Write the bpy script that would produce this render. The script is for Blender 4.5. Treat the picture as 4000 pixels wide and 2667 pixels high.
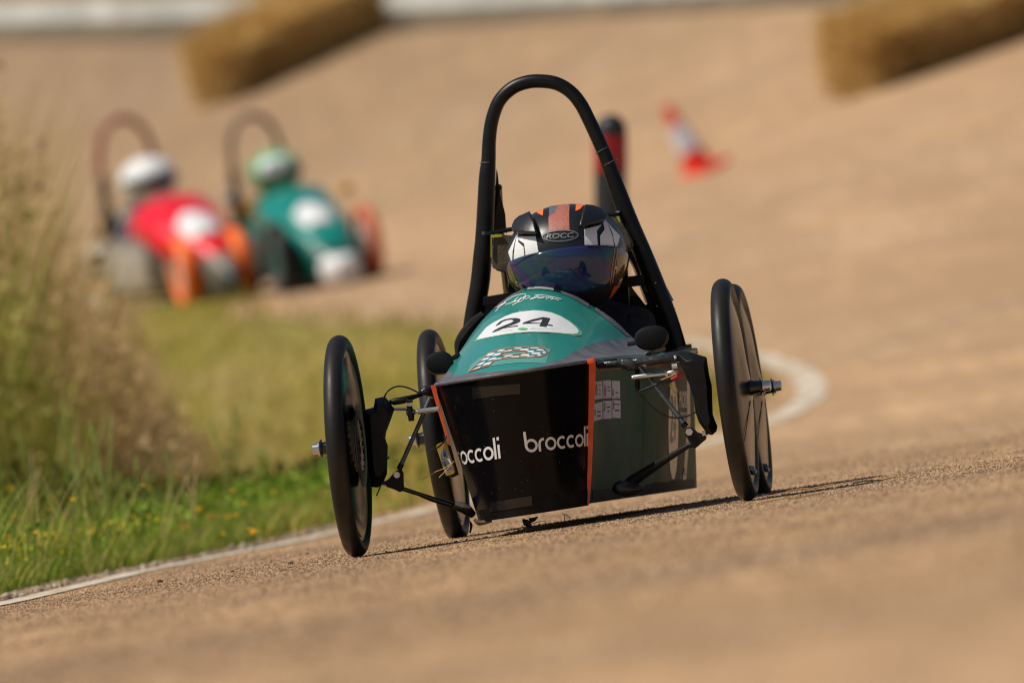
import bpy, bmesh, math, random
import numpy as np
from mathutils import Vector, Matrix, Euler
from mathutils.bvhtree import BVHTree
from mathutils.geometry import tessellate_polygon

random.seed(7); rng = np.random.default_rng(11)
sc = bpy.context.scene
for o in list(bpy.data.objects): bpy.data.objects.remove(o)
col = sc.collection

# ------------------------------------------------------------------ camera, sky, sun
FPX = 31300.0                       # focal length in units of the 2352 px wide reference
cam_d = bpy.data.cameras.new('camera'); cam = bpy.data.objects.new('camera', cam_d); col.objects.link(cam)
cam.location = (0, 0, 0); cam.rotation_euler = (math.radians(90), 0, 0)
cam_d.sensor_width = 36.0; cam_d.lens = 36.0*FPX/2352.0
cam_d.clip_start = 0.5; cam_d.clip_end = 2000
cam_d.dof.use_dof = True; cam_d.dof.focus_distance = 30.15; cam_d.dof.aperture_fstop = 6.0
sc.camera = cam
world = bpy.data.worlds.new('World'); sc.world = world; world.use_nodes = True
wn = world.node_tree.nodes; wl = world.node_tree.links; wn.clear()
SUN_DIR = Vector((0.78, 0.22, -1.0)).normalized()          # direction the light travels
to_sun = -SUN_DIR
sky = wn.new('ShaderNodeTexSky'); sky.sky_type = 'NISHITA'; sky.sun_disc = False
sky.sun_elevation = math.asin(to_sun.z); sky.sun_rotation = math.atan2(to_sun.x, to_sun.y)
sky.air_density = 1.0; sky.dust_density = 1.2
bg = wn.new('ShaderNodeBackground'); bg.inputs[1].default_value = 0.06
wo = wn.new('ShaderNodeOutputWorld'); wl.new(sky.outputs[0], bg.inputs[0]); wl.new(bg.outputs[0], wo.inputs[0])
sun_d = bpy.data.lights.new('sun', 'SUN'); sun_d.energy = 4.3; sun_d.angle = math.radians(0.55); sun_d.color = (1.0, 0.93, 0.82)
sun = bpy.data.objects.new('sun', sun_d); col.objects.link(sun)
sun.rotation_euler = SUN_DIR.to_track_quat('-Z', 'Y').to_euler()
sc.view_settings.view_transform = 'Standard'; sc.view_settings.look = 'None'
sc.view_settings.gamma = 1.0; sc.view_settings.exposure = 0.0; sc.view_settings.use_curve_mapping = False
sc.cycles.pixel_filter_type = 'BLACKMAN_HARRIS'; sc.cycles.filter_width = 1.15; sc.cycles.max_bounces = 8; sc.cycles.use_denoising = True

# ------------------------------------------------------------------ materials
def mat(name, c, rough=0.6, metal=0.0, coat=0.0, var=0.0, vscale=30.0, bump=0.0, bscale=200.0, spec=0.5, c2=None, rvar=0.0, dist=0.002, stretch=None):
    m = bpy.data.materials.new(name); m.use_nodes = True
    nt = m.node_tree; N = nt.nodes; L = nt.links; b = N['Principled BSDF']
    b.inputs['Base Color'].default_value = (*c, 1); b.inputs['Roughness'].default_value = rough
    b.inputs['Metallic'].default_value = metal; b.inputs['Coat Weight'].default_value = coat
    b.inputs['Coat Roughness'].default_value = 0.06; b.inputs['Specular IOR Level'].default_value = spec
    if var or bump or rvar or c2:
        tc = N.new('ShaderNodeTexCoord'); src = tc.outputs['Object']
        if stretch:
            mp = N.new('ShaderNodeMapping'); mp.inputs['Scale'].default_value = stretch; L.new(src, mp.inputs['Vector']); src = mp.outputs[0]
        nz = N.new('ShaderNodeTexNoise'); nz.inputs['Scale'].default_value = vscale; nz.inputs['Detail'].default_value = 6
        L.new(src, nz.inputs['Vector'])
        if var or c2:
            d = c2 if c2 else tuple(max(0, x*(1-var)) for x in c)
            e = c if c2 else tuple(min(1, x*(1+var)) for x in c)
            mx = N.new('ShaderNodeMix'); mx.data_type = 'RGBA'
            mr = N.new('ShaderNodeMapRange'); mr.inputs[1].default_value = 0.36; mr.inputs[2].default_value = 0.64
            L.new(nz.outputs['Fac'], mr.inputs[0]); L.new(mr.outputs[0], mx.inputs[0])
            mx.inputs[6].default_value = (*d, 1); mx.inputs[7].default_value = (*e, 1)
            L.new(mx.outputs[2], b.inputs['Base Color'])
        if rvar:
            r = N.new('ShaderNodeMapRange'); r.inputs[1].default_value = 0.35; r.inputs[2].default_value = 0.65
            r.inputs[3].default_value = max(0.02, rough-rvar); r.inputs[4].default_value = rough+rvar
            L.new(nz.outputs['Fac'], r.inputs[0]); L.new(r.outputs[0], b.inputs['Roughness'])
        if bump:
            n2 = N.new('ShaderNodeTexNoise'); n2.inputs['Scale'].default_value = bscale; n2.inputs['Detail'].default_value = 4
            L.new(src, n2.inputs['Vector'])
            bp = N.new('ShaderNodeBump'); bp.inputs['Strength'].default_value = bump; bp.inputs['Distance'].default_value = dist
            L.new(n2.outputs['Fac'], bp.inputs['Height']); L.new(bp.outputs[0], b.inputs['Normal'])
    return m

def island_mat(name, stops, rough=0.7, trans=0.25, streak=False):
    """plant material: colour differs from blade to blade"""
    m = bpy.data.materials.new(name); m.use_nodes = True
    N = m.node_tree.nodes; L = m.node_tree.links; b = N['Principled BSDF']
    g = N.new('ShaderNodeNewGeometry'); cr = N.new('ShaderNodeValToRGB')
    cr.color_ramp.elements[0].position = stops[0][0]; cr.color_ramp.elements[0].color = (*stops[0][1], 1)
    cr.color_ramp.elements[1].position = stops[-1][0]; cr.color_ramp.elements[1].color = (*stops[-1][1], 1)
    for p, c in stops[1:-1]:
        e = cr.color_ramp.elements.new(p); e.color = (*c, 1)
    L.new(g.outputs['Random Per Island'], cr.inputs[0]); L.new(cr.outputs[0], b.inputs['Base Color'])
    csrc = cr.outputs[0]
    if streak:                       # the same stains that lie on the slab below
        tc = N.new('ShaderNodeTexCoord')
        for sc_, ro, lo, hi, k in (((.30, .45, 1), .08, .47, .58, .50), ((.7, 1.1, 1), -.06, .50, .61, .42), ((15, .9, 1), 0, .38, .62, .30), ((6, .35, 1), 0, .40, .60, .25)):
            mp = N.new('ShaderNodeMapping'); mp.inputs['Scale'].default_value = sc_; mp.inputs['Rotation'].default_value = (0, 0, ro); L.new(tc.outputs['Object'], mp.inputs[0])
            nz = N.new('ShaderNodeTexNoise'); nz.inputs['Scale'].default_value = 1; nz.inputs['Detail'].default_value = 5; L.new(mp.outputs[0], nz.inputs['Vector'])
            mr = N.new('ShaderNodeMapRange'); mr.inputs[1].default_value = lo; mr.inputs[2].default_value = hi; mr.inputs[3].default_value = 0; mr.inputs[4].default_value = k; L.new(nz.outputs['Fac'], mr.inputs[0])
            mx = N.new('ShaderNodeMix'); mx.data_type = 'RGBA'; L.new(mr.outputs[0], mx.inputs[0]); L.new(csrc, mx.inputs[6]); mx.inputs[7].default_value = (.17, .11, .07, 1); csrc = mx.outputs[2]
        L.new(csrc, b.inputs['Base Color'])
    b.inputs['Roughness'].default_value = rough; b.inputs['Specular IOR Level'].default_value = 0.3
    tr = N.new('ShaderNodeBsdfTranslucent'); L.new(cr.outputs[0], tr.inputs[0])
    ms = N.new('ShaderNodeMixShader'); ms.inputs[0].default_value = trans
    L.new(b.outputs[0], ms.inputs[1]); L.new(tr.outputs[0], ms.inputs[2])
    L.new(ms.outputs[0], N['Material Output'].inputs[0])
    return m

def ground_mat(name, base, dark, light, fine=60.0, cracks=True):
    m = bpy.data.materials.new(name); m.use_nodes = True
    N = m.node_tree.nodes; L = m.node_tree.links; b = N['Principled BSDF']
    b.inputs['Roughness'].default_value = 0.85; b.inputs['Specular IOR Level'].default_value = 0.25
    tc = N.new('ShaderNodeTexCoord')
    def noise(scale, st=(1, 1, 1), det=5, rot=0):
        mp = N.new('ShaderNodeMapping'); mp.inputs['Scale'].default_value = st; mp.inputs['Rotation'].default_value = (0, 0, rot)
        L.new(tc.outputs['Object'], mp.inputs[0])
        n = N.new('ShaderNodeTexNoise'); n.inputs['Scale'].default_value = scale; n.inputs['Detail'].default_value = det
        L.new(mp.outputs[0], n.inputs['Vector']); return n.outputs['Fac']
    def rng_(f, a, c, lo=0, hi=1):
        r = N.new('ShaderNodeMapRange'); r.inputs[1].default_value = a; r.inputs[2].default_value = c
        r.inputs[3].default_value = lo; r.inputs[4].default_value = hi; L.new(f, r.inputs[0]); return r.outputs[0]
    def mix(fac, a, c, t='MIX'):
        x = N.new('ShaderNodeMix'); x.data_type = 'RGBA'; x.blend_type = t
        for s, v in ((x.inputs[0], fac), (x.inputs[6], a), (x.inputs[7], c)):
            if isinstance(v, bpy.types.NodeSocket): L.new(v, s)
            elif isinstance(v, tuple): s.default_value = (*v, 1)
            else: s.default_value = v
        return x.outputs[2]
    big = rng_(noise(1.0, (2.2, 0.16, 1), 4), .35, .68)
    streak = rng_(noise(1.0, (5.0, 0.10, 1), 5, 0.10), .52, .72); wide = rng_(noise(1.0, (1.15, 0.085, 1), 4, -.18), .42, .62); grey = rng_(noise(1.0, (.7, .06, 1), 3, .3), .50, .66)
    mid = rng_(noise(1.0, (9, 1.4, 1), 4), .35, .65)
    blot = rng_(noise(1.0, (15, .9, 1), 3), .38, .62); blot2 = rng_(noise(1.0, (6, .35, 1), 3), .40, .60)
    grain = noise(fine, (1, 1, 1), 6)
    xs1 = rng_(noise(1.0, (.30, .45, 1), 5, .08), .47, .58); xs2 = rng_(noise(1.0, (.7, 1.1, 1), 5, -.06), .50, .61); xs3 = rng_(noise(1.0, (.35, .6, 1), 4, .12), .52, .64)
    c = mix(big, base, light); c = mix(rng_(mid, 0, 1, 0, .45), c, dark)
    c = mix(rng_(streak, 0, 1, 0, .42), c, dark)
    c = mix(rng_(xs1, 0, 1, 0, .62), c, dark); c = mix(rng_(xs2, 0, 1, 0, .55), c, tuple(v*.9 for v in dark)); c = mix(rng_(xs3, 0, 1, 0, .55), c, (0.46, 0.36, 0.27))
    c = mix(rng_(wide, 0, 1, 0, .55), c, tuple(v*1.08 for v in dark)); c = mix(rng_(grey, 0, 1, 0, .5), c, (0.40, 0.30, 0.21)); c = mix(rng_(noise(1.0, (.55, .22, 1), 5, .5), .60, .66, 0, .45), c, dark)
    c = mix(rng_(blot, 0, 1, 0, .52), c, tuple(v*1.1 for v in dark)); c = mix(rng_(blot2, 0, 1, 0, .45), c, dark)
    g = mix(rng_(grain, .3, .7), tuple(v*.62 for v in base), tuple(min(1, v*1.45) for v in base))
    c = mix(.42, c, g)
    if cracks:                                     # thin darker expansion joints of the slabs
        mp = N.new('ShaderNodeMapping'); mp.inputs['Rotation'].default_value = (0, 0, 0.25); mp.inputs['Location'].default_value = (.9, 3.1, 0)
        L.new(tc.outputs['Object'], mp.inputs[0])
        sep = N.new('ShaderNodeSeparateXYZ'); L.new(mp.outputs[0], sep.inputs[0])
        mo = N.new('ShaderNodeMath'); mo.operation = 'PINGPONG'; mo.inputs[1].default_value = 1.9; L.new(sep.outputs[0], mo.inputs[0])
        c = mix(rng_(mo.outputs[0], .0, .05, .55, 0), c, (0.13, 0.10, 0.08))
    if cracks:                                     # shade of the upper bank painted in, with dirt, towards the crest
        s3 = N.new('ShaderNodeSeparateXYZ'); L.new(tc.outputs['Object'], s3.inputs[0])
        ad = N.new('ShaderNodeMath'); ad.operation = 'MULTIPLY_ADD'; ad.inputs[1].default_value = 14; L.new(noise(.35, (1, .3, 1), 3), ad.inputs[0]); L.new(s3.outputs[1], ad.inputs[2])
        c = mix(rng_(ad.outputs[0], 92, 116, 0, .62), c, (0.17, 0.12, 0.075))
    L.new(c, b.inputs['Base Color'])
    bp = N.new('ShaderNodeBump'); bp.inputs['Strength'].default_value = 0.6; bp.inputs['Distance'].default_value = 0.004
    L.new(grain, bp.inputs['Height']); L.new(bp.outputs[0], b.inputs['Normal'])
    return m

M = {}
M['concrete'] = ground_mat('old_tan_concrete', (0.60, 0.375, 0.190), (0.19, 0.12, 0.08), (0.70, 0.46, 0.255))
M['meadow'] = ground_mat('dry_meadow_soil', (0.34, 0.25, 0.035), (0.10, 0.12, 0.010), (0.52, 0.33, 0.13), 25, False)
M['line'] = mat('worn_white_road_paint', (0.66, 0.61, 0.52), 0.8, c2=(0.44, 0.31, 0.18), vscale=5, bump=.4, stretch=(4, .6, 1))
M['black_gloss'] = mat('black_gloss_vinyl', (0.006, 0.006, 0.007), 0.16, coat=0.25, rvar=0.04, vscale=9, bump=.10, bscale=14, dist=.002)
M['front_black'] = mat('black_front_vinyl', (0.004, 0.004, 0.005), 0.20, spec=.13, rvar=0.04, vscale=9, bump=.10, bscale=14, dist=.002)
M['black_matt'] = mat('black_matt_plastic', (0.005, 0.005, 0.006), 0.50, spec=.25, var=.3, vscale=60, bump=.15, bscale=160, dist=.001)
M['black_tube'] = mat('black_foam_sleeve', (0.005, 0.005, 0.006), 0.40, spec=.28, var=.3, vscale=40, bump=.12, bscale=60, dist=.002)
M['black_tape'] = mat('black_cloth_tape', (0.016, 0.016, 0.018), 0.32, var=.3, vscale=30, bump=.6, bscale=70, dist=.004)
M['grey_tape'] = mat('grey_duct_tape', (0.12, 0.12, 0.135), 0.38, var=.25, vscale=22, bump=.45, bscale=28, dist=.006)
M['rubber'] = mat('tyre_rubber', (0.0085, 0.0085, 0.009), 0.50, spec=.28, c2=(.018, .015, .012), rvar=.08, vscale=14, bump=.2, bscale=90, dist=.001)
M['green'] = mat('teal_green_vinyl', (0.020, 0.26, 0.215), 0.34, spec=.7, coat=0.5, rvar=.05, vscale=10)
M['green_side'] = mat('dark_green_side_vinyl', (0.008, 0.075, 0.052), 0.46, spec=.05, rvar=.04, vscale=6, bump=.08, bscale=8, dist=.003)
M['green_stripe'] = mat('deep_green_stripe', (0.0, 0.06, 0.045), 0.3)
M['orange_tape'] = mat('orange_tape', (0.75, 0.09, 0.02), 0.38, var=.15, vscale=30, bump=.4, bscale=50, dist=.002)
M['white'] = mat('white_vinyl', (0.78, 0.79, 0.80), 0.35)
M['grey_foil'] = mat('charcoal_print', (0.055, 0.058, 0.07), 0.4)
M['orange_print'] = mat('orange_print', (0.75, 0.19, 0.08), 0.4)
M['pale_green'] = mat('pale_film', (0.10, 0.33, 0.28), 0.3)
M['check_green'] = mat('check_teal', (0.02, 0.19, 0.17), 0.35)
M['label_grey'] = mat('label_grey', (0.62, 0.61, 0.74), 0.6, spec=.3)
M['band_black'] = mat('lower_black_tape', (.006, .006, .006), .6, spec=.15, var=.4, vscale=30, bump=.4, bscale=50, dist=.003)
M['steel'] = mat('brushed_steel', (0.55, 0.56, 0.57), 0.3, metal=1.0, var=.15, vscale=40)
M['gun'] = mat('gunmetal_tube', (0.11, 0.115, 0.125), 0.38, metal=.6, var=.2, vscale=30)
M['wood'] = mat('plywood_edge', (0.24, 0.13, 0.06), 0.7, var=.4, vscale=60, stretch=(1, .1, 6))
M['foam'] = mat('brown_foam', (0.085, 0.068, 0.045), 0.95, var=.2, vscale=40, bump=.5, bscale=60, dist=.005)
M['yellow'] = mat('yellow_tag_plastic', (0.42, 0.27, 0.03), 0.4)
M['yellow_edge'] = mat('yellow_edging', (0.45, 0.42, 0.02), 0.5)
M['sticker'] = mat('grey_sticker', (0.27, 0.33, 0.36), 0.5)
M['red_plug'] = mat('red_plug', (0.35, 0.01, 0.02), 0.4)
M['wire_yellow'] = mat('yellow_wire', (0.35, 0.25, 0.03), 0.5)
M['mud'] = mat('dried_mud', (0.16, 0.12, 0.08), 0.9, var=.4, vscale=50, bump=.8, bscale=60, dist=.006)
M['hel_black'] = mat('helmet_satin_black', (0.008, 0.008, 0.010), 0.38, coat=.1)
M['hel_white'] = mat('helmet_white', (0.74, 0.75, 0.76), 0.4)
M['hel_orange'] = mat('helmet_orange', (0.95, 0.17, 0.03), 0.45)
M['hel_copper'] = mat('helmet_copper_mesh', (0.36, 0.12, 0.085), 0.5, var=.35, vscale=420)
M['hel_grey'] = mat('helmet_grey', (0.11, 0.12, 0.13), 0.45)
M['cloth'] = mat('black_cloth', (0.014, 0.014, 0.016), 0.9, spec=.2, var=.3, vscale=50, bump=.5, bscale=40, dist=.006)
M['skin'] = mat('skin', (0.45, 0.26, 0.18), 0.5, var=.1, vscale=30)
M['straw'] = mat('straw', (0.42, 0.27, 0.10), 0.8, var=.3, vscale=20)
M['bale'] = mat('hay_bale_straw', (0.78, 0.54, 0.20), 0.9, c2=(0.26, 0.16, 0.05), vscale=5, bump=1, bscale=50, dist=.03)
M['bale_stalk'] = island_mat('bale_stalks', [(0, (.44, .28, .09)), (.5, (.70, .48, .18)), (1, (.88, .68, .32))], trans=.1)
M['twine'] = mat('baler_twine', (0.35, 0.16, 0.05), 0.8)
M['cone_red'] = mat('cone_red_plastic', (0.80, 0.035, 0.012), 0.45)
M['reflective'] = mat('reflective_white', (0.62, 0.66, 0.74), 0.4)
M['post_black'] = mat('bollard_black', (0.012, 0.013, 0.014), 0.5, var=.2)
M['post_red'] = mat('bollard_red_band', (0.33, 0.003, 0.010), 0.4)
M['wallpaint'] = mat('whitewashed_concrete', (0.62, 0.63, 0.60), 0.8, c2=(0.42, 0.43, 0.40), vscale=2.0)
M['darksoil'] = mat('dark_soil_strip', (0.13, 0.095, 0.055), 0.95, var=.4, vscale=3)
def visor_mat():
    m = bpy.data.materials.new('iridescent_visor'); m.use_nodes = True
    N = m.node_tree.nodes; L = m.node_tree.links; b = N['Principled BSDF']
    tc = N.new('ShaderNodeTexCoord'); nz = N.new('ShaderNodeTexNoise'); nz.inputs['Scale'].default_value = 7; nz.inputs['Detail'].default_value = 2
    nz.inputs['Distortion'].default_value = .3
    L.new(tc.outputs['Object'], nz.inputs['Vector'])
    r = N.new('ShaderNodeValToRGB'); els = r.color_ramp.elements
    els[0].position = .30; els[0].color = (.004, .05, .035, 1); els[1].position = .72; els[1].color = (.010, .012, .05, 1)
    for p, c in ((.40, (.004, .06, .06)), (.46, (.012, .020, .10)), (.51, (.050, .018, .11)), (.56, (.014, .022, .10)), (.64, (.016, .045, .07))):
        e = els.new(p); e.color = (*c, 1)
    L.new(nz.outputs['Fac'], r.inputs[0]); L.new(r.outputs[0], b.inputs['Base Color'])
    b.inputs['Roughness'].default_value = 0.06; b.inputs['Specular IOR Level'].default_value = .5
    mr = N.new('ShaderNodeMapRange'); mr.inputs[3].default_value = 330; mr.inputs[4].default_value = 520
    L.new(nz.outputs['Fac'], mr.inputs[0]); L.new(mr.outputs[0], b.inputs['Thin Film Thickness'])
    b.inputs['Thin Film IOR'].default_value = 1.55
    return m
M['visor'] = visor_mat()
M['cover_black'] = mat('disc_cover_black', (0.004, 0.004, 0.005), 0.22, spec=.10, rvar=.05, vscale=8, bump=.12, bscale=14, dist=.003)
M['visor_gold'] = mat('visor_gold_edge', (0.10, 0.06, 0.008), 0.1, coat=.5)

# ------------------------------------------------------------------ object helpers
def tag(o, label=None, cat=None, group=None, kind=None):
    for k, v in (('label', label), ('category', cat), ('group', group), ('kind', kind)):
        if v: o[k] = v
    return o
def empty(name, loc=(0, 0, 0), mw=None):
    o = bpy.data.objects.new(name, None); col.objects.link(o); o.empty_display_size = .1
    if mw is not None: o.matrix_world = mw
    else: o.location = loc
    return o
def link(name, me, m=None, parent=None, smooth=True):
    if m is not None:
        for x in (m if isinstance(m, (list, tuple)) else [m]): me.materials.append(x)
    if smooth: me.shade_smooth()
    o = bpy.data.objects.new(name, me); col.objects.link(o)
    if parent: o.parent = parent
    return o
def from_bm(name, bm, m, parent=None, smooth=True, sharp=35):
    bmesh.ops.recalc_face_normals(bm, faces=bm.faces[:])
    if smooth:
        for e in bm.edges:
            if len(e.link_faces) == 2 and e.calc_face_angle(0) > math.radians(sharp): e.smooth = False
    me = bpy.data.meshes.new(name); bm.to_mesh(me); bm.free()
    return link(name, me, m, parent, smooth)
def from_vf(name, V, F, m, parent=None, smooth=True):
    bm = bmesh.new(); vs = [bm.verts.new(v) for v in V]
    for f in F:
        try: bm.faces.new([vs[i] for i in f])
        except ValueError: pass
    return from_bm(name, bm, m, parent, smooth)
def np_mesh(name, V, F, m, parent=None, smooth=False):
    V = np.asarray(V, np.float32); F = np.asarray(F, np.int32); k = F.shape[1]
    me = bpy.data.meshes.new(name); me.vertices.add(len(V)); me.vertices.foreach_set('co', V.ravel())
    me.loops.add(F.size); me.loops.foreach_set('vertex_index', F.ravel())
    me.polygons.add(len(F)); me.polygons.foreach_set('loop_start', np.arange(0, F.size, k, dtype=np.int32))
    me.update(calc_edges=True)
    return link(name, me, m, parent, smooth)
def bm_tube(bm, pts, r, seg=12, cap=True):
    pts = [Vector(p) for p in pts]; n = len(pts)
    rs = r if isinstance(r, (list, tuple)) else [r]*n
    t0 = (pts[1]-pts[0]).normalized()
    u = t0.cross(Vector((0, 0, 1)));
    if u.length < .1: u = t0.cross(Vector((0, 1, 0)))
    u.normalize(); rings = []
    for i, p in enumerate(pts):
        t = ((pts[min(i+1, n-1)]-pts[max(i-1, 0)])).normalized()
        u = (u - t*u.dot(t)).normalized(); w = t.cross(u)
        rings.append([bm.verts.new(p+(u*math.cos(2*math.pi*k/seg)+w*math.sin(2*math.pi*k/seg))*rs[i]) for k in range(seg)])
    for a, b in zip(rings, rings[1:]):
        for k in range(seg): bm.faces.new((a[k], a[(k+1) % seg], b[(k+1) % seg], b[k]))
    if cap: bm.faces.new(rings[0][::-1]); bm.faces.new(rings[-1])
def smooth_path(pts, sub=6):
    pts = [Vector(p) for p in pts]; out = []
    P = [pts[0]*2-pts[1]]+pts+[pts[-1]*2-pts[-2]]
    for i in range(1, len(P)-2):
        for k in range(sub):
            t = k/sub; a, b, c, d = P[i-1], P[i], P[i+1], P[i+2]
            out.append(.5*((2*b)+(c-a)*t+(2*a-5*b+4*c-d)*t*t+(-a+3*b-3*c+d)*t**3))
    out.append(pts[-1]); return out
def tube(name, pts, r, m, parent=None, seg=12, smoothp=0):
    if smoothp:
        n0 = len(pts); rs = r if isinstance(r, (list, tuple)) else None
        pts = smooth_path(pts, smoothp)
        if rs: r = [float(np.interp(i/smoothp, range(n0), rs)) for i in range(len(pts))]
    bm = bmesh.new(); bm_tube(bm, pts, r, seg); return from_bm(name, bm, m, parent)
def bm_box(bm, c, s, rot=None, bev=0.0):
    r = bmesh.ops.create_cube(bm, size=1); mx = Matrix.Translation(c) @ (rot.to_4x4() if rot else Matrix()) @ Matrix.Diagonal((*s, 1))
    bmesh.ops.transform(bm, matrix=mx, verts=r['verts'])
    if bev:
        es = list({e for v in r['verts'] for e in v.link_edges})
        bmesh.ops.bevel(bm, geom=es, offset=bev, segments=2, affect='EDGES', profile=.6)
def box(name, c, s, m, parent=None, rot=None, bev=.002):
    bm = bmesh.new(); bm_box(bm, c, s, rot, bev); return from_bm(name, bm, m, parent)
def bm_lathe(bm, prof, seg=48, axis='X', mx=None, closed=False):
    """prof: (axial, radius) list"""
    rings = []
    for a, r in prof:
        ring = []
        for k in range(seg):
            t = 2*math.pi*k/seg; v = Vector((a, r*math.cos(t), r*math.sin(t)))
            if axis == 'Z': v = Vector((r*math.cos(t), r*math.sin(t), a))
            if mx: v = mx @ v
            ring.append(bm.verts.new(v))
        rings.append(ring)
    pairs = list(zip(rings, rings[1:])) + ([(rings[-1], rings[0])] if closed else [])
    for a, b in pairs:
        for k in range(seg): bm.faces.new((a[k], a[(k+1) % seg], b[(k+1) % seg], b[k]))
    if not closed:
        if prof[0][1] > 1e-4: bm.faces.new(rings[0][::-1])
        if prof[-1][1] > 1e-4: bm.faces.new(rings[-1])
    bmesh.ops.remove_doubles(bm, verts=bm.verts[:], dist=1e-5)
def lathe(name, prof, m, parent=None, seg=48, axis='X', mx=None, closed=False):
    bm = bmesh.new(); bm_lathe(bm, prof, seg, axis, mx, closed); return from_bm(name, bm, m, parent)
def plate(name, pts, thick, m, parent=None, off=None, bev=0.0):
    """pts: 3D outline in order; extruded along off (default: +Y thick)"""
    bm = bmesh.new(); off = Vector(off) if off else Vector((0, thick, 0))
    a = [bm.verts.new(p) for p in pts]; b = [bm.verts.new(Vector(p)+off) for p in pts]
    bm.faces.new(a); bm.faces.new(b[::-1]); n = len(a)
    for i in range(n): bm.faces.new((a[i], b[i], b[(i+1) % n], a[(i+1) % n]))
    if bev: bmesh.ops.bevel(bm, geom=[e for e in bm.edges], offset=bev, segments=2, affect='EDGES')
    return from_bm(name, bm, m, parent)

# ------------------------------------------------------------------ terrain
_y = np.array([-400, 38, 46, 50, 55, 60, 66, 73, 79, 88, 93, 98, 103, 110, 118, 130, 600], float)
_b = np.array([0, 0, .03, .10, .21, .39, .68, 1.04, 1.15, 1.30, 1.75, 2.4, 3.05, 4.35, 5.5, 6.0, 6.2], float)
_sl = np.interp(_y, [0, 55, 73, 80, 90, 100], [.145, .145, .19, .28, .35, .38])
_ys = np.arange(-60, 300, .5); _k = np.hanning(13); _k /= _k.sum()
def _sm(v): return np.convolve(np.pad(np.interp(_ys, _y, v), 6, 'edge'), _k, 'valid')
_bb, _ssl = _sm(_b), _sm(_sl)
def H(x, y):
    xs = 12*np.tanh(np.asarray(x, float)/12); y = np.asarray(y, float)
    yy = np.clip(y, -60, 40)
    return -0.4256 - 0.0045*(yy-30) + np.interp(y, _ys, _ssl)*xs + np.interp(y, _ys, _bb)
def hit(px, py):
    dx, dz = (px-1176)/FPX, (784-py)/FPX
    y = np.arange(4, 260, .02); d = H(dx*y, y) - dz*y
    i = int(np.argmax(d > 0)); return Vector((dx*y[i], y[i], float(H(dx*y[i], y[i]))))
def nrm(x, y):
    e = .05; return Vector((-(float(H(x+e, y))-float(H(x-e, y)))/(2*e), -(float(H(x, y+e))-float(H(x, y-e)))/(2*e), 1)).normalized()
def sheet(name, xs, ys, f, m, mask=None):
    X, Y = np.meshgrid(xs, ys); Z = f(X, Y); V = np.stack([X, Y, Z], -1).reshape(-1, 3); n = len(xs); r = len(ys)
    i = (np.arange(r-1)[:, None]*n+np.arange(n-1)[None]).ravel(); F = np.stack([i, i+1, i+n+1, i+n], -1)
    return np_mesh(name, V, F, m, smooth=True)
gx = np.unique(np.concatenate([np.arange(-6, 6, .12), np.arange(-14, 14, .6), np.linspace(-140, 140, 60)]))
gy = np.unique(np.concatenate([np.arange(6, 60, .25), np.arange(60, 125, .5), np.linspace(-90, 520, 70)]))
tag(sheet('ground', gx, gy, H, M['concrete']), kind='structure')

# edge of the grassy island, as x(y)
_o = [hit(*q) for q in ((0, 1390), (330, 1312), (650, 1250), (950, 1180), (1250, 1108), (1500, 1050), (1650, 1012), (1740, 982), (1810, 952), (1850, 928), (1868, 908), (1872, 893), (1864, 875), (1845, 858), (1810, 840), (1750, 820), (1650, 795), (1400, 752), (1050, 720), (700, 705), (350, 688), (0, 668))]
ey = [10, 20, 26]; ex = [-4.6, -2.9, -1.97]
for q in _o:
    if q.y > ey[-1]+.15: ey.append(q.y); ex.append(q.x)
ey = np.array(ey); ex = np.array(ex); print('EDGE', [(round(a, 1), round(b, 2)) for a, b in zip(ey, ex)])
def edge(y): return np.interp(y, ey, ex)
ys_ = np.concatenate([np.arange(10, 76, .3)])
def ribbon(name, off0, off1, lift, m, ys):
    V, F = [], []
    for y in ys:
        e = float(edge(y))
        for o in np.linspace(off0, off1, 3):
            x = e+o; V.append((x, y, float(H(x, y))+lift))
    for i in range(len(ys)-1):
        for k in range(2): F.append((i*3+k, i*3+k+1, i*3+k+4, i*3+k+3))
    return np_mesh(name, V, F, m, smooth=True)
# grass verge sheet
def verge():
    V, F = [], []; cols = 26
    for y in ys_:
        e = float(edge(y))-.33-(.06*math.sin(y*2.1)+.05*math.sin(y*5.3))
        for k in range(cols):
            t = k/(cols-1); x = e-(t**2)*(16)
            V.append((x, y, float(H(x, y))+.004+.03*min(1, t*6)))
    for i in range(len(ys_)-1):
        for k in range(cols-1):
            a = i*cols+k; F.append((a+1, a, a+cols, a+cols+1))
    return np_mesh('grass_verge', V, F, M['meadow'], smooth=True)
tag(verge(), kind='structure')
tag(ribbon('painted_line', -.065, .050, .003, M['line'], np.concatenate([np.arange(24, 50, .25), np.arange(50, 59.5, .3)])), kind='structure')

# ------------------------------------------------------------------ the race car frame of reference
ROLL = math.radians(8.3); YAW = math.radians(6.0)
PITCH = math.atan(0.0045)
O = Vector((0.0872, 30.0, -0.4131))
O.z = float(H(O.x, O.y))
RC = (Matrix.Rotation(-ROLL, 4, 'Y') @ Matrix.Rotation(-PITCH, 4, 'X') @ Matrix.Rotation(-YAW, 4, 'Z'))
CM = Matrix.Translation(O) @ RC; CI = CM.inverted()
def P(px, py, Y):
    d = CI.to_3x3() @ Vector(((px-1176)/FPX, 1, (784-py)/FPX)); o = CI @ Vector((0, 0, 0))
    t = (Y-o.y)/d.y; return o+d*t
c1 = lambda x, y: (1058.4+.25*x, 117.6+.25*y)
c2 = lambda x, y: (1058.4+.225*x, 411.6+.225*y)
c3 = lambda x, y: (940.8+.3375*x, 705.6+.3375*y)
c4 = lambda x, y: (705.6+.3563*x, 735+.3563*y)
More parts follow.
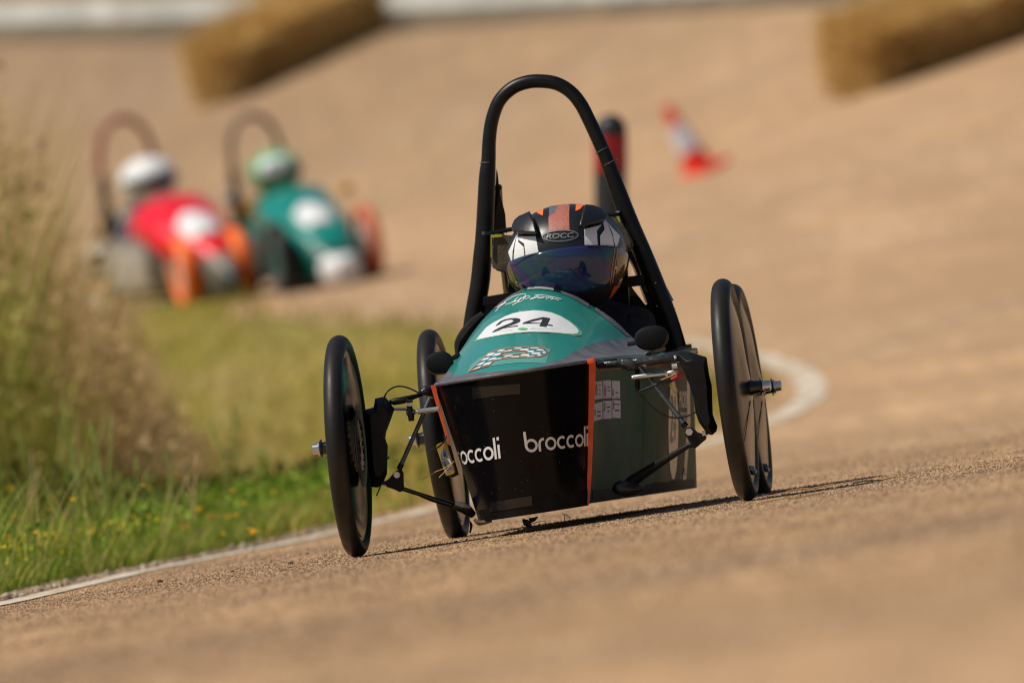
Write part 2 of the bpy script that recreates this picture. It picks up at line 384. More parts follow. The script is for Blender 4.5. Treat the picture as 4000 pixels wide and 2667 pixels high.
c5 = lambda x, y: (1323+.3*x, 735+.3*y)
c6 = lambda x, y: (1046.6+.3*x, 323.4+.3*y)
d1 = lambda x, y: (1117.2+.10013*x, 646.8+.10013*y)
d2 = lambda x, y: (1046.6+.105*x, 776.2+.105*y)
d3 = lambda x, y: (1340.6+.1687*x, 852.6+.1687*y)
d4 = lambda x, y: (964.3+.09*x, 976.1+.09*y)
d5 = lambda x, y: (1411.2+.15*x, 588+.15*y)
def PP(conv, pts, Y): return [P(*conv(*p), Y) for p in pts]

car = tag(empty('race_car', mw=CM), 'sharp black and teal race car numbered 24 in the middle', 'race car', 'small race cars on the banked track')

# targets on to which printed marks are laid
class Surf:
    def __init__(s, o, M0):
        me = o.data; vs = [M0 @ v.co for v in me.vertices]
        s.b = BVHTree.FromPolygons(vs, [tuple(p.vertices) for p in me.polygons])
    def put(s, px, py):
        d = Vector(((px-1176)/FPX, 1, (784-py)/FPX)).normalized()
        r = s.b.ray_cast(Vector((0, 0, 0)), d)
        if r[0] is None: return None
        n = r[1]
        if n.dot(d) > 0: n = -n
        return r[0], n
SPLIT = {'helmet_patch', 'supporter_label', 'clear_tape', 'black_tape', 'edge_trim', 'tape_band', 'number'}
def decal(name, surf, loops_list, m, parent, lift=.0008, maxe=9.0, thick=0):
    if name in SPLIT and len(loops_list) > 1:
        for l_ in loops_list: o = decal(name, surf, [l_], m, parent, lift, maxe, thick)
        return o
    o = decal_(name, surf, loops_list, m, parent, lift, maxe)
    if len(loops_list) > 1: o['kind'] = 'stuff'
    if thick: q = o.modifiers.new('s', 'SOLIDIFY'); q.thickness = thick; q.offset = -1
    return o
def decal_(name, surf, loops_list, m, parent, lift=.0008, maxe=9.0):
    """print a shape (2D loops) on a real surface, a thin film just proud of it"""
    bm = bmesh.new()
    for loops in loops_list:
        if not isinstance(loops[0][0], (tuple, list)): loops = [loops]
        L3 = [[Vector((x, y, 0)) for x, y in lp] for lp in loops]
        flat = [v for lp in L3 for v in lp]; tris = tessellate_polygon(L3)
        vs = [bm.verts.new(v) for v in flat]
        for t in tris:
            try: bm.faces.new([vs[i] for i in t])
            except ValueError: pass
    for _ in range(5):
        es = [e for e in bm.edges if e.calc_length() > maxe]
        if not es: break
        bmesh.ops.subdivide_edges(bm, edges=es, cuts=1)
        bmesh.ops.triangulate(bm, faces=bm.faces[:])
    inv = CI; kill = []
    for v in bm.verts:
        r = surf.put(v.co.x, v.co.y)
        if r is None: kill.append(v)
        else: v.co = inv @ (r[0]+r[1]*lift)
    bmesh.ops.delete(bm, geom=kill, context='VERTS')
    me = bpy.data.meshes.new(name); bm.to_mesh(me); bm.free()
    o = link(name, me, m, parent, True); return o
def stroke2(pts, w, closed=False):
    """thick 2D polyline -> polygon list (quads)"""
    out = []; n = len(pts); pts = [Vector(p) for p in pts]
    L_, R_ = [], []
    for i in range(n):
        a = pts[(i-1) % n] if closed or i > 0 else pts[i]; b = pts[(i+1) % n] if closed or i < n-1 else pts[i]
        t = (b-a);
        if t.length < 1e-6: t = Vector((1, 0))
        t.normalize(); nn = Vector((-t.y, t.x))
        ww = w[i] if isinstance(w, (list, tuple)) else w
        L_.append(pts[i]+nn*ww/2); R_.append(pts[i]-nn*ww/2)
    for i in range(n if closed else n-1):
        j = (i+1) % n; out.append([tuple(L_[i]), tuple(L_[j]), tuple(R_[j]), tuple(R_[i])])
    return out
def sm2(pts, k=5): return [(v.x, v.y) for v in smooth_path([(a, b, 0) for a, b in pts], k)]
def text_loops(txt, quad, bold=False):
    """triangles of a text mapped on to a 2D quad (tl,tr,br,bl)"""
    cu = bpy.data.curves.new('t', 'FONT'); cu.body = txt; cu.resolution_u = 3
    if bold: cu.offset = .02
    ob = bpy.data.objects.new('t', cu); col.objects.link(ob); dg = bpy.context.evaluated_depsgraph_get()
    me = bpy.data.meshes.new_from_object(ob.evaluated_get(dg))
    xs = [v.co.x for v in me.vertices]; yv = [v.co.y for v in me.vertices]
    x0, x1, y0, y1 = min(xs), max(xs), min(yv), max(yv); tl, tr, br, bl = [Vector(q) for q in quad]
    def mp(v):
        u = (v.co.x-x0)/(x1-x0); w = (v.co.y-y0)/(y1-y0)
        return tuple((bl.lerp(br, u)).lerp(tl.lerp(tr, u), w))
    out = [[mp(me.vertices[i]) for i in p.vertices] for p in me.polygons]
    bpy.data.objects.remove(ob); bpy.data.curves.remove(cu); bpy.data.meshes.remove(me)
    return out

# ------------------------------------------------------------------ car body
def front_curve(px0, py0, px1, py1, Yc, bulge, n=17):
    a, b = P(px0, py0, Yc), P(px1, py1, Yc); out = []
    for i in range(n):
        t = i/(n-1); u = 2*t-1; p = a.lerp(b, t); p.y = Yc-bulge*(1-abs(u)**2.3); out.append(p)
    return out
topc = front_curve(1001, 884, 1356, 829, .03, .15)
botc = front_curve(1100, 1198, 1352, 1160, .03, .11)
bm = bmesh.new(); rows = []
for j in range(13):
    t = j/12; rows.append([bm.verts.new(a.lerp(b, t)) for a, b in zip(topc, botc)])
for a, b in zip(rows, rows[1:]):
    for i in range(len(a)-1): bm.faces.new((a[i], b[i], b[i+1], a[i+1]))
front = from_bm('front_panel', bm, M['front_black'], car)
front['label'] = 'glossy black curved front panel with white lettering'
Sf = Surf(front, CM)

# body sides
rt, rb = P(1592, 838, 1.5), P(1600, 1120, 1.5)
ft, fb = P(1357, 848, .035), P(1353, 1153, .035)
def side(name, A, B, C, D, m):   # A front top, B rear top, C rear bottom, D front bottom
    n = Vector((1, 0, 0)) if A.x > 0 else Vector((-1, 0, 0)); V = []; F = []; k = 9
    for j in range(5):
        for i in range(k):
            s = i/(k-1); p = A.lerp(B, s).lerp(D.lerp(C, s), j/4)
            p.x += (n.x*.012*math.sin(math.pi*s)); V.append(p)
    for j in range(4):
        for i in range(k-1): a = j*k+i; F.append((a, a+1, a+k+1, a+k))
    return from_vf(name, V, F, m, car)
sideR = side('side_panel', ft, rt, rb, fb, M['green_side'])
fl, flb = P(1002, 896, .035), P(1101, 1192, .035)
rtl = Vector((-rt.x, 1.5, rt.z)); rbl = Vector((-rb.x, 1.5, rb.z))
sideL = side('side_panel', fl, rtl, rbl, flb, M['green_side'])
Ss = Surf(sideR, CM)
# floor tray, rear panel, lower black tape band
plate('floor_tray', [flb+Vector((0, 0, .0)), fb, rb, rbl], .01, M['black_matt'], car, off=(0, 0, .008))
plate('rear_panel', [rtl, rt, rb, rbl], .006, M['black_matt'], car)
decal('tape_band', Ss, [[c5(100, 1300), c5(300, 1285), c5(560, 1262), c5(600, 1238), c5(700, 1240), c5(720, 1230), c5(925, 1212), c5(930, 1290), c5(905, 1310), c5(450, 1350), c5(100, 1400)]], M['band_black'], car, .0015)
decal('tape_band', Sf, [[c3(430, 1410), c3(470, 1380), c3(560, 1365), c3(830, 1290), c3(1210, 1240), c3(1215, 1345), c3(840, 1410), c3(440, 1470)]], M['band_black'], car, .0012)
# orange corner tapes
def strip(name, pts_px, w, m, parent, Ys, lift=.003, th=.002):
    A = [P(*p, y) for p, y in zip(pts_px, Ys)]; bm = bmesh.new()
    V = []
    for i, p in enumerate(A):
        ww = w[i] if isinstance(w, (list, tuple)) else w
        V.append((p+Vector((-ww/2, -lift, 0)), p+Vector((ww/2, -lift, 0)), p+Vector((ww/2, -lift+th, 0)), p+Vector((-ww/2, -lift+th, 0))))
    vs = [[bm.verts.new(q) for q in r] for r in V]
    for a, b in zip(vs, vs[1:]):
        for k in range(4): bm.faces.new((a[k], a[(k+1) % 4], b[(k+1) % 4], b[k]))
    bm.faces.new(vs[0]); bm.faces.new(vs[-1][::-1])
    return from_bm(name, bm, m, parent)
strip('orange_tape', [(1361, 826), (1360, 900), (1357, 1000), (1355, 1080), (1352, 1130), (1352, 1158)], [.015, .014, .011, .0095, .009, .004], M['orange_tape'], car, [.03]*6, .006)
strip('orange_tape', [(995, 884), (1003, 915), (1016, 965), (1030, 1012), (1043, 1055)], [.011, .009, .006, .004, .002], M['orange_tape'], car, [.03]*5, .006)
box('tape_fold', P(1358, 829, .02), (.017, .02, .012), M['orange_tape'], car)

# cowl: a sheet bent from the straight front edge to the cockpit arch
arch_px = [(1052, 858), (1054, 835), (1060, 806), (1072, 784), (1087, 762), (1108, 735), (1135, 707), (1153, 692), (1171, 679), (1190, 669), (1211, 661), (1232, 658.5), (1256, 658), (1283, 663), (1322, 678), (1350, 695), (1384, 716), (1418, 741), (1450, 773), (1486, 796), (1530, 812), (1562, 820)]
def arc_resample(pts, n):
    d = [0]
    for a, b in zip(pts, pts[1:]): d.append(d[-1]+(b-a).length)
    out = []
    for k in range(n):
        s = d[-1]*k/(n-1); i = max(0, min(len(pts)-2, int(np.searchsorted(d, s))-1)); t = (s-d[i])/(d[i+1]-d[i]); out.append(pts[i].lerp(pts[i+1], t))
    return out
NA = 49
arch = arc_resample(smooth_path([P(x, y, .72) for x, y in arch_px], 4), NA)
fr = arc_resample([p+Vector((0, 0, .001)) for p in topc] , NA)
V = []; F = []; NR = 15
for j in range(NR):
    t = j/(NR-1)
    for a, b in zip(fr, arch):
        p = a.lerp(b, t); u = math.sin(math.pi*t); V.append(p+Vector((0, 0, .006*u)))
for j in range(NR-1):
    for i in range(NA-1): a = j*NA+i; F.append((a, a+1, a+NA+1, a+NA))
cowl = from_vf('cowl', V, F, M['green'], car)
cowl['label'] = 'teal green nose cowl bent up to the cockpit with number 24'
sol = cowl.modifiers.new('s', 'SOLIDIFY'); sol.thickness = .003; sol.offset = 1 if False else -1
Sc = Surf(cowl, CM)
# grey duct tape borders
decal('grey_tape', Sc, [[(1000, 884), c3(270, 430), c3(300, 468), c3(420, 452), c3(550, 440), c3(750, 425), c3(900, 400), c3(1040, 355), c3(1110, 310), c3(1180, 272), c3(1260, 245), c3(1400, 222), c3(1510, 205), c3(1560, 240), (1530, 830), c3(1300, 362), c3(1230, 372), c3(1000, 408), c3(760, 440), c3(550, 470), c3(400, 492)]], M['grey_tape'], cowl, .0012, 3)
tube('front_edge_tape', [p+Vector((0, -.001, .0005)) for p in topc], .0042, M['grey_tape'], cowl, 8)
decal('edge_trim', Sc, [[d1(200, 560), d1(450, 370), d1(640, 220), d1(880, 130), d1(795, 225), d1(640, 310), d1(500, 410), d1(180, 640)]], M['grey_tape'], cowl, .001, 3)
decal('edge_trim', Sc, [[d1(1690, 190), d1(2050, 310), d1(2349, 520), d1(2349, 600), d1(2100, 440), d1(1705, 255)], [(1366, 704), (1418, 738), (1455, 776), (1440, 772), (1366, 713)]], M['grey_tape'], cowl, .001, 3)
decal('foam_lip', Sc, [[d1(940, 195), d1(960, 150), d1(1010, 112), d1(1150, 100), d1(1350, 104), d1(1490, 135), d1(1540, 170), d1(1535, 215), d1(1400, 195), d1(1250, 180), d1(1050, 185)]], mat('grey_foam', (.26, .28, .28), .8), cowl, .002)
decal('black_tape', Sc, [[d1(795, 225), d1(830, 175), d1(960, 130), d1(940, 195)], [d1(1505, 130), d1(1600, 150), d1(1690, 190), d1(1705, 255), d1(1535, 215)]], M['black_tape'], cowl, .0015)
# number oval
ov = [(1094.4, 781), d1(0, 1060), d1(120, 975), d1(250, 900), d1(420, 810), d1(600, 740), d1(820, 690), d1(1080, 668), d1(1300, 680), d1(1480, 715), d1(1700, 800), d1(1900, 920), d1(2060, 1060), d1(2115, 1140), d1(2090, 1190), d1(2000, 1210), d1(1800, 1195), d1(1500, 1170), d1(1100, 1155), d1(700, 1175), d1(400, 1215), d1(0, 1290)]
ovb = [(1087, 785.8), (1100, 769), d1(-10, 1045), d1(120, 958), d1(250, 885), d1(420, 795), d1(600, 724), d1(820, 674), d1(1080, 652), d1(1300, 664), d1(1490, 700), d1(1710, 785), d1(1920, 905), d1(2090, 1040), d1(2180, 1140), d1(2205, 1190), d1(2170, 1245), d1(2040, 1245), d1(1800, 1212), d1(1500, 1182), d1(1100, 1168), d1(700, 1190), d1(400, 1230), d1(0, 1308)]
decal('oval_border', Sc, [ovb], mat('border_green', (.12, .36, .22), .4), cowl, .0006, 6)
decal('oval_border', Sc, [[d1(815, 672), d1(1030, 655), d1(1030, 669), d1(820, 690)], [d1(1255, 662), d1(1465, 705), d1(1440, 715), d1(1260, 680)], [d1(800, 1170), d1(1010, 1158), d1(1010, 1170), d1(800, 1184)], [d1(1255, 1158), d1(1455, 1165), d1(1455, 1180), d1(1255, 1172)], [d1(2040, 1245), d1(2190, 1235), d1(2150, 1252)], [d1(220, 905), d1(420, 795), d1(430, 805), d1(230, 915)]], M['grey_foil'], cowl, .0009, 6)
decal('number_oval', Sc, [ov], M['white'], cowl, .0012, 6)
two = [(218, 1035), (250, 990), (330, 920), (430, 880), (560, 855), (680, 850), (760, 865), (785, 890), (765, 935), (690, 975), (560, 1020), (430, 1060), (330, 1088), (480, 1055), (600, 1035), (727, 1017), (715, 1040), (560, 1058), (400, 1085), (260, 1140), (130, 1188), (190, 1130), (300, 1070), (440, 1010), (560, 965), (620, 925), (615, 895), (560, 885), (470, 898), (380, 930), (310, 990)]
four = [[(820, 985), (860, 950), (1060, 880), (1300, 828), (1460, 855), (1395, 990), (1520, 1012), (1505, 1032), (1385, 1012), (1365, 1052), (1210, 1032), (1240, 978), (1100, 970)], [(965, 948), (1245, 965), (1285, 870)]]
decal('number', Sc, [[d1(*p) for p in two], [[d1(*p) for p in l] for l in four]], mat('number_ink', (.025, .026, .034), .5), cowl, .0020, 6)
decal('emblem', Sc, [[d1(835+113*math.cos(a), 1100+25*math.sin(a)) for a in np.linspace(0, 6.28, 17)[:-1]]], mat('emblem_green', (.10, .42, .16), .5), cowl, .0020, 6)
faint = []
for k in range(12):
    x = 230+k*38+(420 if k > 9 else 0); faint += stroke2([d1(x, 1165-(x-230)*.1), d1(x+22, 1145-(x-230)*.1)], .8)
for k in range(12):
    x = 1000+k*48; faint += stroke2([d1(x, 1105), d1(x+25, 1090)], .8)
decal('fine_print', Sc, faint, mat('pale_green_ink', (.50, .66, .56), .5), cowl, .0020, 9)
# signature lettering
sig = [[(220, 692), (330, 570), (455, 485), (350, 530), (248, 606)],
       [(350, 545), (480, 440), (640, 345), (800, 302), (900, 303), (880, 350), (760, 425), (600, 490), (442, 541), (560, 500), (690, 440)],
       [(740, 370), (680, 410), (640, 468), (720, 450), (810, 375)], [(810, 375), (710, 490), (600, 553), (690, 500), (820, 455)],
       [(920, 340), (830, 440)], [(850, 395), (930, 345), (1000, 350), (960, 390), (890, 408)],
       [(1240, 310), (1100, 370), (1000, 410), (1060, 408), (1180, 360)], [(1110, 325), (1250, 315), (1400, 338), (1560, 372), (1718, 412)],
       [(1240, 355), (1175, 380), (1240, 392), (1325, 370), (1240, 355)], [(1325, 370), (1390, 372)], [(1440, 365), (1360, 410)],
       [(1390, 398), (1490, 368), (1525, 385), (1465, 415), (1550, 410), (1660, 440)]]
ps = []
for s in sig:
    q = sm2([d1(*p) for p in s], 4); ps += stroke2(q, 1.35)
decal('signature', Sc, ps, M['white'], cowl, .0016, 12)
# chequered letter P
decal('clear_film', Sc, [[d2(270, 745), d2(330, 590), d2(500, 450), d2(720, 350), d2(960, 262), d2(1250, 218), d2(1500, 200), d2(1800, 205), d2(2075, 240), d2(1970, 555), d2(1700, 545), d2(1400, 540), d2(1000, 578), d2(750, 620), d2(540, 668)]], M['pale_green'], cowl, .0006, 8)
pout = [(280, 755), (500, 550), (720, 350), (900, 275), (1150, 230), (1500, 205), (1800, 210), (1960, 250), (2030, 320), (1990, 370), (1850, 415), (1600, 430), (1250, 440), (1020, 465), (860, 495), (720, 620), (540, 665), (345, 730)]
pin = [(1000, 400), (1050, 330), (1300, 300), (1540, 297), (1500, 345), (1200, 370), (1080, 385)]
decal('letter_ground', Sc, [[[d2(*p) for p in pout], [d2(*p) for p in pin]]], M['check_green'], cowl, .0011, 7)
cells = [[(345, 725), (450, 665), (565, 618), (520, 670)], [(450, 615), (540, 560), (670, 512), (575, 590)], [(575, 618), (650, 565), (800, 520), (740, 585)], [(555, 512), (620, 460), (765, 420), (690, 480)],
 [(688, 508), (760, 460), (905, 425), (850, 475)], [(660, 412), (730, 350), (885, 322), (790, 390)], [(785, 412), (870, 355), (1010, 328), (950, 385)], [(890, 315), (960, 275), (1095, 258), (1030, 300)],
 [(1020, 325), (1090, 290), (1245, 260), (1195, 310)], [(1255, 250), (1310, 228), (1460, 222), (1410, 250)], [(1390, 285), (1430, 252), (1605, 240), (1580, 285)], [(1615, 240), (1650, 222), (1790, 222), (1820, 245)],
 [(1555, 315), (1590, 285), (1730, 285), (1680, 330)], [(1750, 285), (1810, 250), (1900, 262), (1945, 295)], [(1645, 365), (1690, 325), (1865, 325), (1830, 370)], [(1885, 340), (1920, 305), (1975, 310), (1960, 345)],
 [(1775, 405), (1820, 370), (1890, 375), (1850, 400)], [(1410, 405), (1450, 365), (1620, 360), (1590, 405)], [(1555, 420), (1590, 402), (1740, 405), (1700, 418)], [(1190, 440), (1240, 410), (1400, 402), (1370, 435)],
 [(1040, 435), (1110, 385), (1260, 372), (1220, 405)], [(830, 497), (880, 460), (1025, 440), (990, 470)]]
decal('chequers', Sc, [[d2(*p) for p in c] for c in cells], M['white'], cowl, .0016, 9)
decal('letter_outline', Sc, stroke2([d2(*p) for p in pout], 1.3, True)+stroke2(sm2([d2(*p) for p in [(965, 405), (1050, 325), (1300, 295), (1480, 290), (1560, 300), (1530, 340), (1480, 352), (1200, 377), (1020, 402)]], 3), 1.3), M['orange_print'], cowl, .0020, 12)

# word on the front panel, built letter by letter from round strokes
def word(letters, quad):
    """letters in a unit box: x 0..W, y 0 (baseline)..1 (x height); quad = px of (0,0),(W,0) and x-height vectors at both ends"""
    (bx0, by0), (bx1, by1), (ux0, uy0), (ux1, uy1), W = quad
    def mp(x, y, f):
        t = f(x/W); b = (bx0+(bx1-bx0)*t, by0+(by1-by0)*t); u = (ux0+(ux1-ux0)*t, uy0+(uy1-uy0)*t)
        return (b[0]+u[0]*y, b[1]+u[1]*y)
    return mp
def glyphs():
    G = []; x = 0; w = .19
    def arc(cx, a0, a1, n=16, r=.40): return [(cx+r*math.cos(math.radians(a)), .5+r*math.sin(math.radians(a))) for a in np.linspace(a0, a1, n)]
    for ch in 'broccoli':
        if ch == 'b': G.append((arc(x+.5, 0, 360, 22), True)); G.append(([(x+.10, 1.55), (x+.10, .45)], False)); adv = 1.04
        elif ch == 'r': G.append(([(x+.10, 0), (x+.10, .55), (x+.16, .74), (x+.30, .87), (x+.50, .90)], False)); adv = .56
        elif ch == 'o': G.append((arc(x+.5, 0, 360, 22), True)); adv = 1.04
        elif ch == 'c': G.append((arc(x+.5, 52, 308, 16), False)); adv = .92
        elif ch == 'l': G.append(([(x+.10, 0), (x+.10, 1.55)], False)); adv = .33
        elif ch == 'i': G.append(([(x+.10, 0), (x+.10, 1.0)], False)); G.append(([(x+.10, 1.32), (x+.10, 1.55)], False)); adv = .2
        x += adv
    return G, x
G, W = glyphs()
def brand(x0, y0, x1, y1, u0, u1, f, cutlo=None):
    out = []
    for pts, closed in G:
        q = [(x/W, y) for x, y in pts]
        L_ = stroke2([(x, y) for x, y in pts], .19, closed)
        for quad in L_:
            k = []
            for x, y in quad:
                t = f(x/W); k.append((x0+(x1-x0)*t+(u0[0]+(u1[0]-u0[0])*t)*y, y0+(y1-y0)*t+(u0[1]+(u1[1]-u0[1])*t)*y))
            out.append(k)
    return out
fR = lambda t: t*(1.28-.28*t) if t < 1 else t
fL = lambda t: .035+.965*t*(.50+.50*t)
wd = brand(*c3(790, 990), *c3(1212, 943), (c3(-12, -92)[0]-c3(0, 0)[0], c3(0, -92)[1]-c3(0, 0)[1]), (c3(0, -88)[0]-c3(0, 0)[0], c3(0, -88)[1]-c3(0, 0)[1]), fR)
decal('lettering', Sf, wd, M['white'], front, .0010, 9)
wd = brand(*c3(296, 1083), *c3(622, 1026), (c3(-22, -92)[0]-c3(0, 0)[0], c3(0, -92)[1]-c3(0, 0)[1]), (c3(-9, -94)[0]-c3(0, 0)[0], c3(0, -94)[1]-c3(0, 0)[1]), fL)
wd = [q for q in wd if min(p[0] for p in q) > np.interp(q[0][1], [884, 1198], [1003, 1101])-1.5]
decal('lettering', Sf, wd, M['white'], front, .0010, 9)
clear = mat('clear_tape', (0.009, 0.009, 0.011), 0.26, spec=.45, coat=.08, bump=.5, bscale=40, dist=.004)
decal('clear_tape', Sf, [[c3(425, 545), c3(750, 520), c3(752, 588), c3(600, 600), c3(430, 628)]], clear, front, .0007)
decal('clear_tape', Sf, [[c3(550, 1325), c3(830, 1280), c3(835, 1345), c3(600, 1385), c3(552, 1388)]], clear, front, .0022)
decal('clear_tape', Sf, [[c3(552, 440), c3(700, 432), c3(700, 450), c3(560, 462)], [c3(750, 428), c3(880, 412), c3(760, 432)]], clear, front, .0022)
chip = random.Random(3)
def specks(sf, n, x0, x1, y0, y1, m, par, smax):
    L_ = []
    for _ in range(n):
        x, y, r = chip.uniform(x0, x1), y0+(y1-y0)*chip.random()**.6, chip.uniform(.4, smax); L_.append([(x-r, y), (x, y-r*.7), (x+r*1.3, y), (x, y+r*.8)])
    decal('stone_chips', sf, L_, m, par, .0011, 30)
specks(Sf, 46, 1040, 1345, 880, 1175, mat('chip_grey', (.10, .10, .10), .7), front, 1.4)
specks(Sc, 22, 1080, 1400, 780, 845, mat('chip_pale', (.30, .42, .40), .6), cowl, 1.1)
specks(Ss, 40, 1365, 1590, 880, 1120, mat('chip_dust', (.20, .17, .12), .8), sideR, 1.4)
# side panel printing
for q in [[(150, 140), (250, 130), (255, 370), (135, 382)], [(262, 122), (370, 120), (376, 362), (262, 367)], [(382, 125), (490, 132), (493, 370), (382, 366)],
          [(140, 440), (252, 408), (252, 645), (135, 678)], [(262, 402), (375, 398), (378, 640), (262, 648)], [(385, 385), (497, 395), (498, 637), (385, 630)]]:
    decal('supporter_label', Ss, [[d3(*p) for p in q]], M['label_grey'], sideR, .0008, 10)
ell = lambda cx, cy, rx, ry: [d3(cx+rx*math.cos(a), cy+ry*math.sin(a)) for a in np.linspace(0, 6.28, 15)[:-1]]
decal('label_marks', Ss, [ell(168, 250, 14, 95), ell(287, 265, 13, 85), ell(396, 290, 8, 58), ell(150, 565, 8, 55), ell(279, 480, 11, 65), ell(402, 455, 9, 65)], mat('olive_ink', (.09, .11, .035), .5), sideR, .0014, 12)
marks = []
for x, y, w, h in [(195, 180, 40, 14), (205, 248, 20, 14), (200, 300, 28, 16), (322, 205, 32, 16), (325, 258, 30, 14), (428, 282, 42, 16), (442, 345, 20, 12), (180, 540, 48, 18), (178, 595, 50, 20), (308, 475, 52, 20), (318, 530, 36, 22), (415, 440, 70, 16), (420, 520, 62, 22)]:
    n = max(3, w//9)
    for k in range(n): xx = x+k*w/n; marks.append([d3(xx, y), d3(xx+w/n*.7, y), d3(xx+w/n*.7, y+h), d3(xx, y+h)])
decal('label_marks', Ss, marks, mat('ink_grey', (.10, .10, .12), .6), sideR, .0014, 20)
decal('number_oval', Ss, [ell(1217, 790, 68, 690)], mat('oval_cream', (.85, .78, .68), .30, spec=.6), sideR, .0008, 9)
n24 = [[(1180, 330), (1200, 320), (1215, 400), (1215, 560), (1190, 900), (1210, 880), (1212, 970), (1175, 970), (1180, 880), (1200, 600), (1200, 430), (1190, 380), (1185, 440)],
       [(1235, 340), (1248, 340), (1246, 700), (1255, 705), (1252, 800), (1243, 800), (1242, 940), (1233, 940), (1236, 800), (1215, 800), (1222, 700), (1238, 690)]]
decal('number', Ss, [[d3(*p) for p in q] for q in n24], M['grey_foil'], sideR, .0014, 9)
decal('stripe', Ss, [[d3(1400, 130), d3(1440, 130), d3(1450, 700), d3(1390, 1480), d3(1345, 1495), d3(1405, 700)]], M['green_stripe'], sideR, .0008, 12)
decal('lettering', Ss, text_loops('PRIORY', [d3(1295, 265), d3(1410, 262), d3(1405, 500), d3(1297, 498)], True)+text_loops('SCHOOL', [d3(1308, 552), d3(1404, 550), d3(1402, 700), d3(1312, 690)], True), M['white'], sideR, .0014, 30)
decal('lettering', Ss, text_loops('A', [d3(1345, 1305), d3(1390, 1310), d3(1380, 1425), d3(1338, 1420)], True), M['label_grey'], sideR, .0014, 30)
decal('panel_seam', Ss, stroke2([d3(818, 200), d3(818, 760), d3(800, 1450)], .8), M['black_matt'], sideR, .0008, 20)
# top deck, ply edge and tape along its right border
dk = [P(1357, 840, .04), P(1592, 812, .95), P(1600, 806, 1.5), Vector((-rt.x, 1.5, rt.z+.02)), Vector((-rt.x, .95, rt.z+.02)), P(1004, 890, .04)]
for p in dk: pass
zt = ft.z+.004
deckpts = [Vector((ft.x, .04, ft.z+.010)), Vector((rt.x, 1.5, rt.z+.012)), Vector((-rt.x, 1.5, rt.z+.012)), Vector((fl.x, .04, fl.z+.010))]
plate('top_deck', deckpts, .0, M['black_matt'], car, off=(0, 0, .006))
tube('ply_edge', [ft+Vector((0, 0, .002)), ft.lerp(rt, .5)+Vector((.012, 0, .002)), rt+Vector((0, 0, .002))], .006, M['wood'], car, 8)
bm = bmesh.new(); vs = []
pts_t = [c5(160, 318), c5(340, 300), c5(520, 285), c5(700, 262), c5(900, 228), c5(935, 240)]
pts_b = [c5(160, 340), c5(300, 348), c5(440, 330), c5(600, 325), c5(780, 300), c5(930, 262)]
for i, (a, b) in enumerate(zip(smooth_path([(*p, 0) for p in pts_t], 4), smooth_path([(*p, 0) for p in pts_b], 4))):
    s = i/20; y = .03+1.0*s
    vs.append((bm.verts.new(P(a.x, a.y, y+.02)), bm.verts.new(P((a.x+b.x)/2, (a.y+b.y)/2+random.uniform(-1, 1), y-.012+random.uniform(-.004, .004))), bm.verts.new(P(b.x, b.y+random.uniform(-2, 2), y))))
for a, b in zip(vs, vs[1:]):
    bm.faces.new((a[0], b[0], b[1], a[1])); bm.faces.new((a[1], b[1], b[2], a[2]))
from_bm('deck_tape', bm, M['black_tape'], car)
# crumpled tape under the mirror, on the deck
bm = bmesh.new(); bm_tube(bm, smooth_path([P(*d5(480, 1500), .5), P(*d5(560, 1460), .5), P(*d5(650, 1440), .52), P(*d5(740, 1410), .54)], 3), [.004, .004, .006, .006, .009, .009, .010, .010, .011, .007][:10] if False else .008, 8)
from_bm('tape_roll', bm, M['black_tape'], car)
tube('tape_edge', [P(*d5(540, 1505), .5), P(*d5(640, 1490), .52), P(*d5(700, 1478), .52)], .0025, M['grey_tape'], car, 6)
tube('deck_rail', [P(*d5(560, 1530), .6), P(*d5(900, 1490), .9), P(*d5(1150, 1440), 1.1), P(*d5(1245, 1435), 1.2)], .005, M['grey_tape'], car, 8)
box('deck_stop', P(*d5(1080, 1395), 1.2), (.03, .02, .012), M['wood'], car)

# ------------------------------------------------------------------ roll hoop, bulkhead, stays
Yh = 1.02
hp = [(1083, 775), c6(140, 1350), c6(185, 1100), c6(205, 900), c6(222, 700), c6(240, 300), (1122, 368), (1124, 318), (1131, 273), (1147, 232), (1176, 203), (1211, 189), (1246, 187), (1280, 193), (1310, 211), (1333, 238), (1353, 276), (1378, 330), (1395, 370), (1421, 443), (1448, 515), (1480, 590), (1510, 665), (1537, 735), (1558, 800)]
hr = [.021, .021, .0215, .021, .020, .0185, .0160, .0150, .0148, .0148, .0150, .0152, .0152, .0150, .0148, .0148, .0148, .0150, .0155, .0185, .0200, .0205, .0210, .0200, .0190]
hr = [r*1.04 for r in hr]
# lower sleeves fatter than the bare hoop
hoop = tube('roll_hoop', [P(*p, Yh) for p in hp], hr, M['black_tube'], car, 20, 5)
hoop['label'] = 'tall black roll hoop behind the driver'
def ring(name, px, r, m, tilt, par): 
    p = P(*px, Yh); 
    mx = Matrix.Translation(p) @ Matrix.Rotation(tilt, 4, 'Y')
    return lathe(name, [(-.001, r), (.001, r), (.001, r+.0012), (-.001, r+.0012)], m, par, 28, 'Z', mx, closed=True)
ring('sleeve_edge', (1119, 373), .0167, M['grey_tape'], .10, hoop)
ring('sleeve_edge', (1383, 345), .0160, M['grey_tape'], -.36+.0, hoop)
ring('sleeve_edge', (1401, 374), .0180, M['grey_tape'], -.36, hoop)
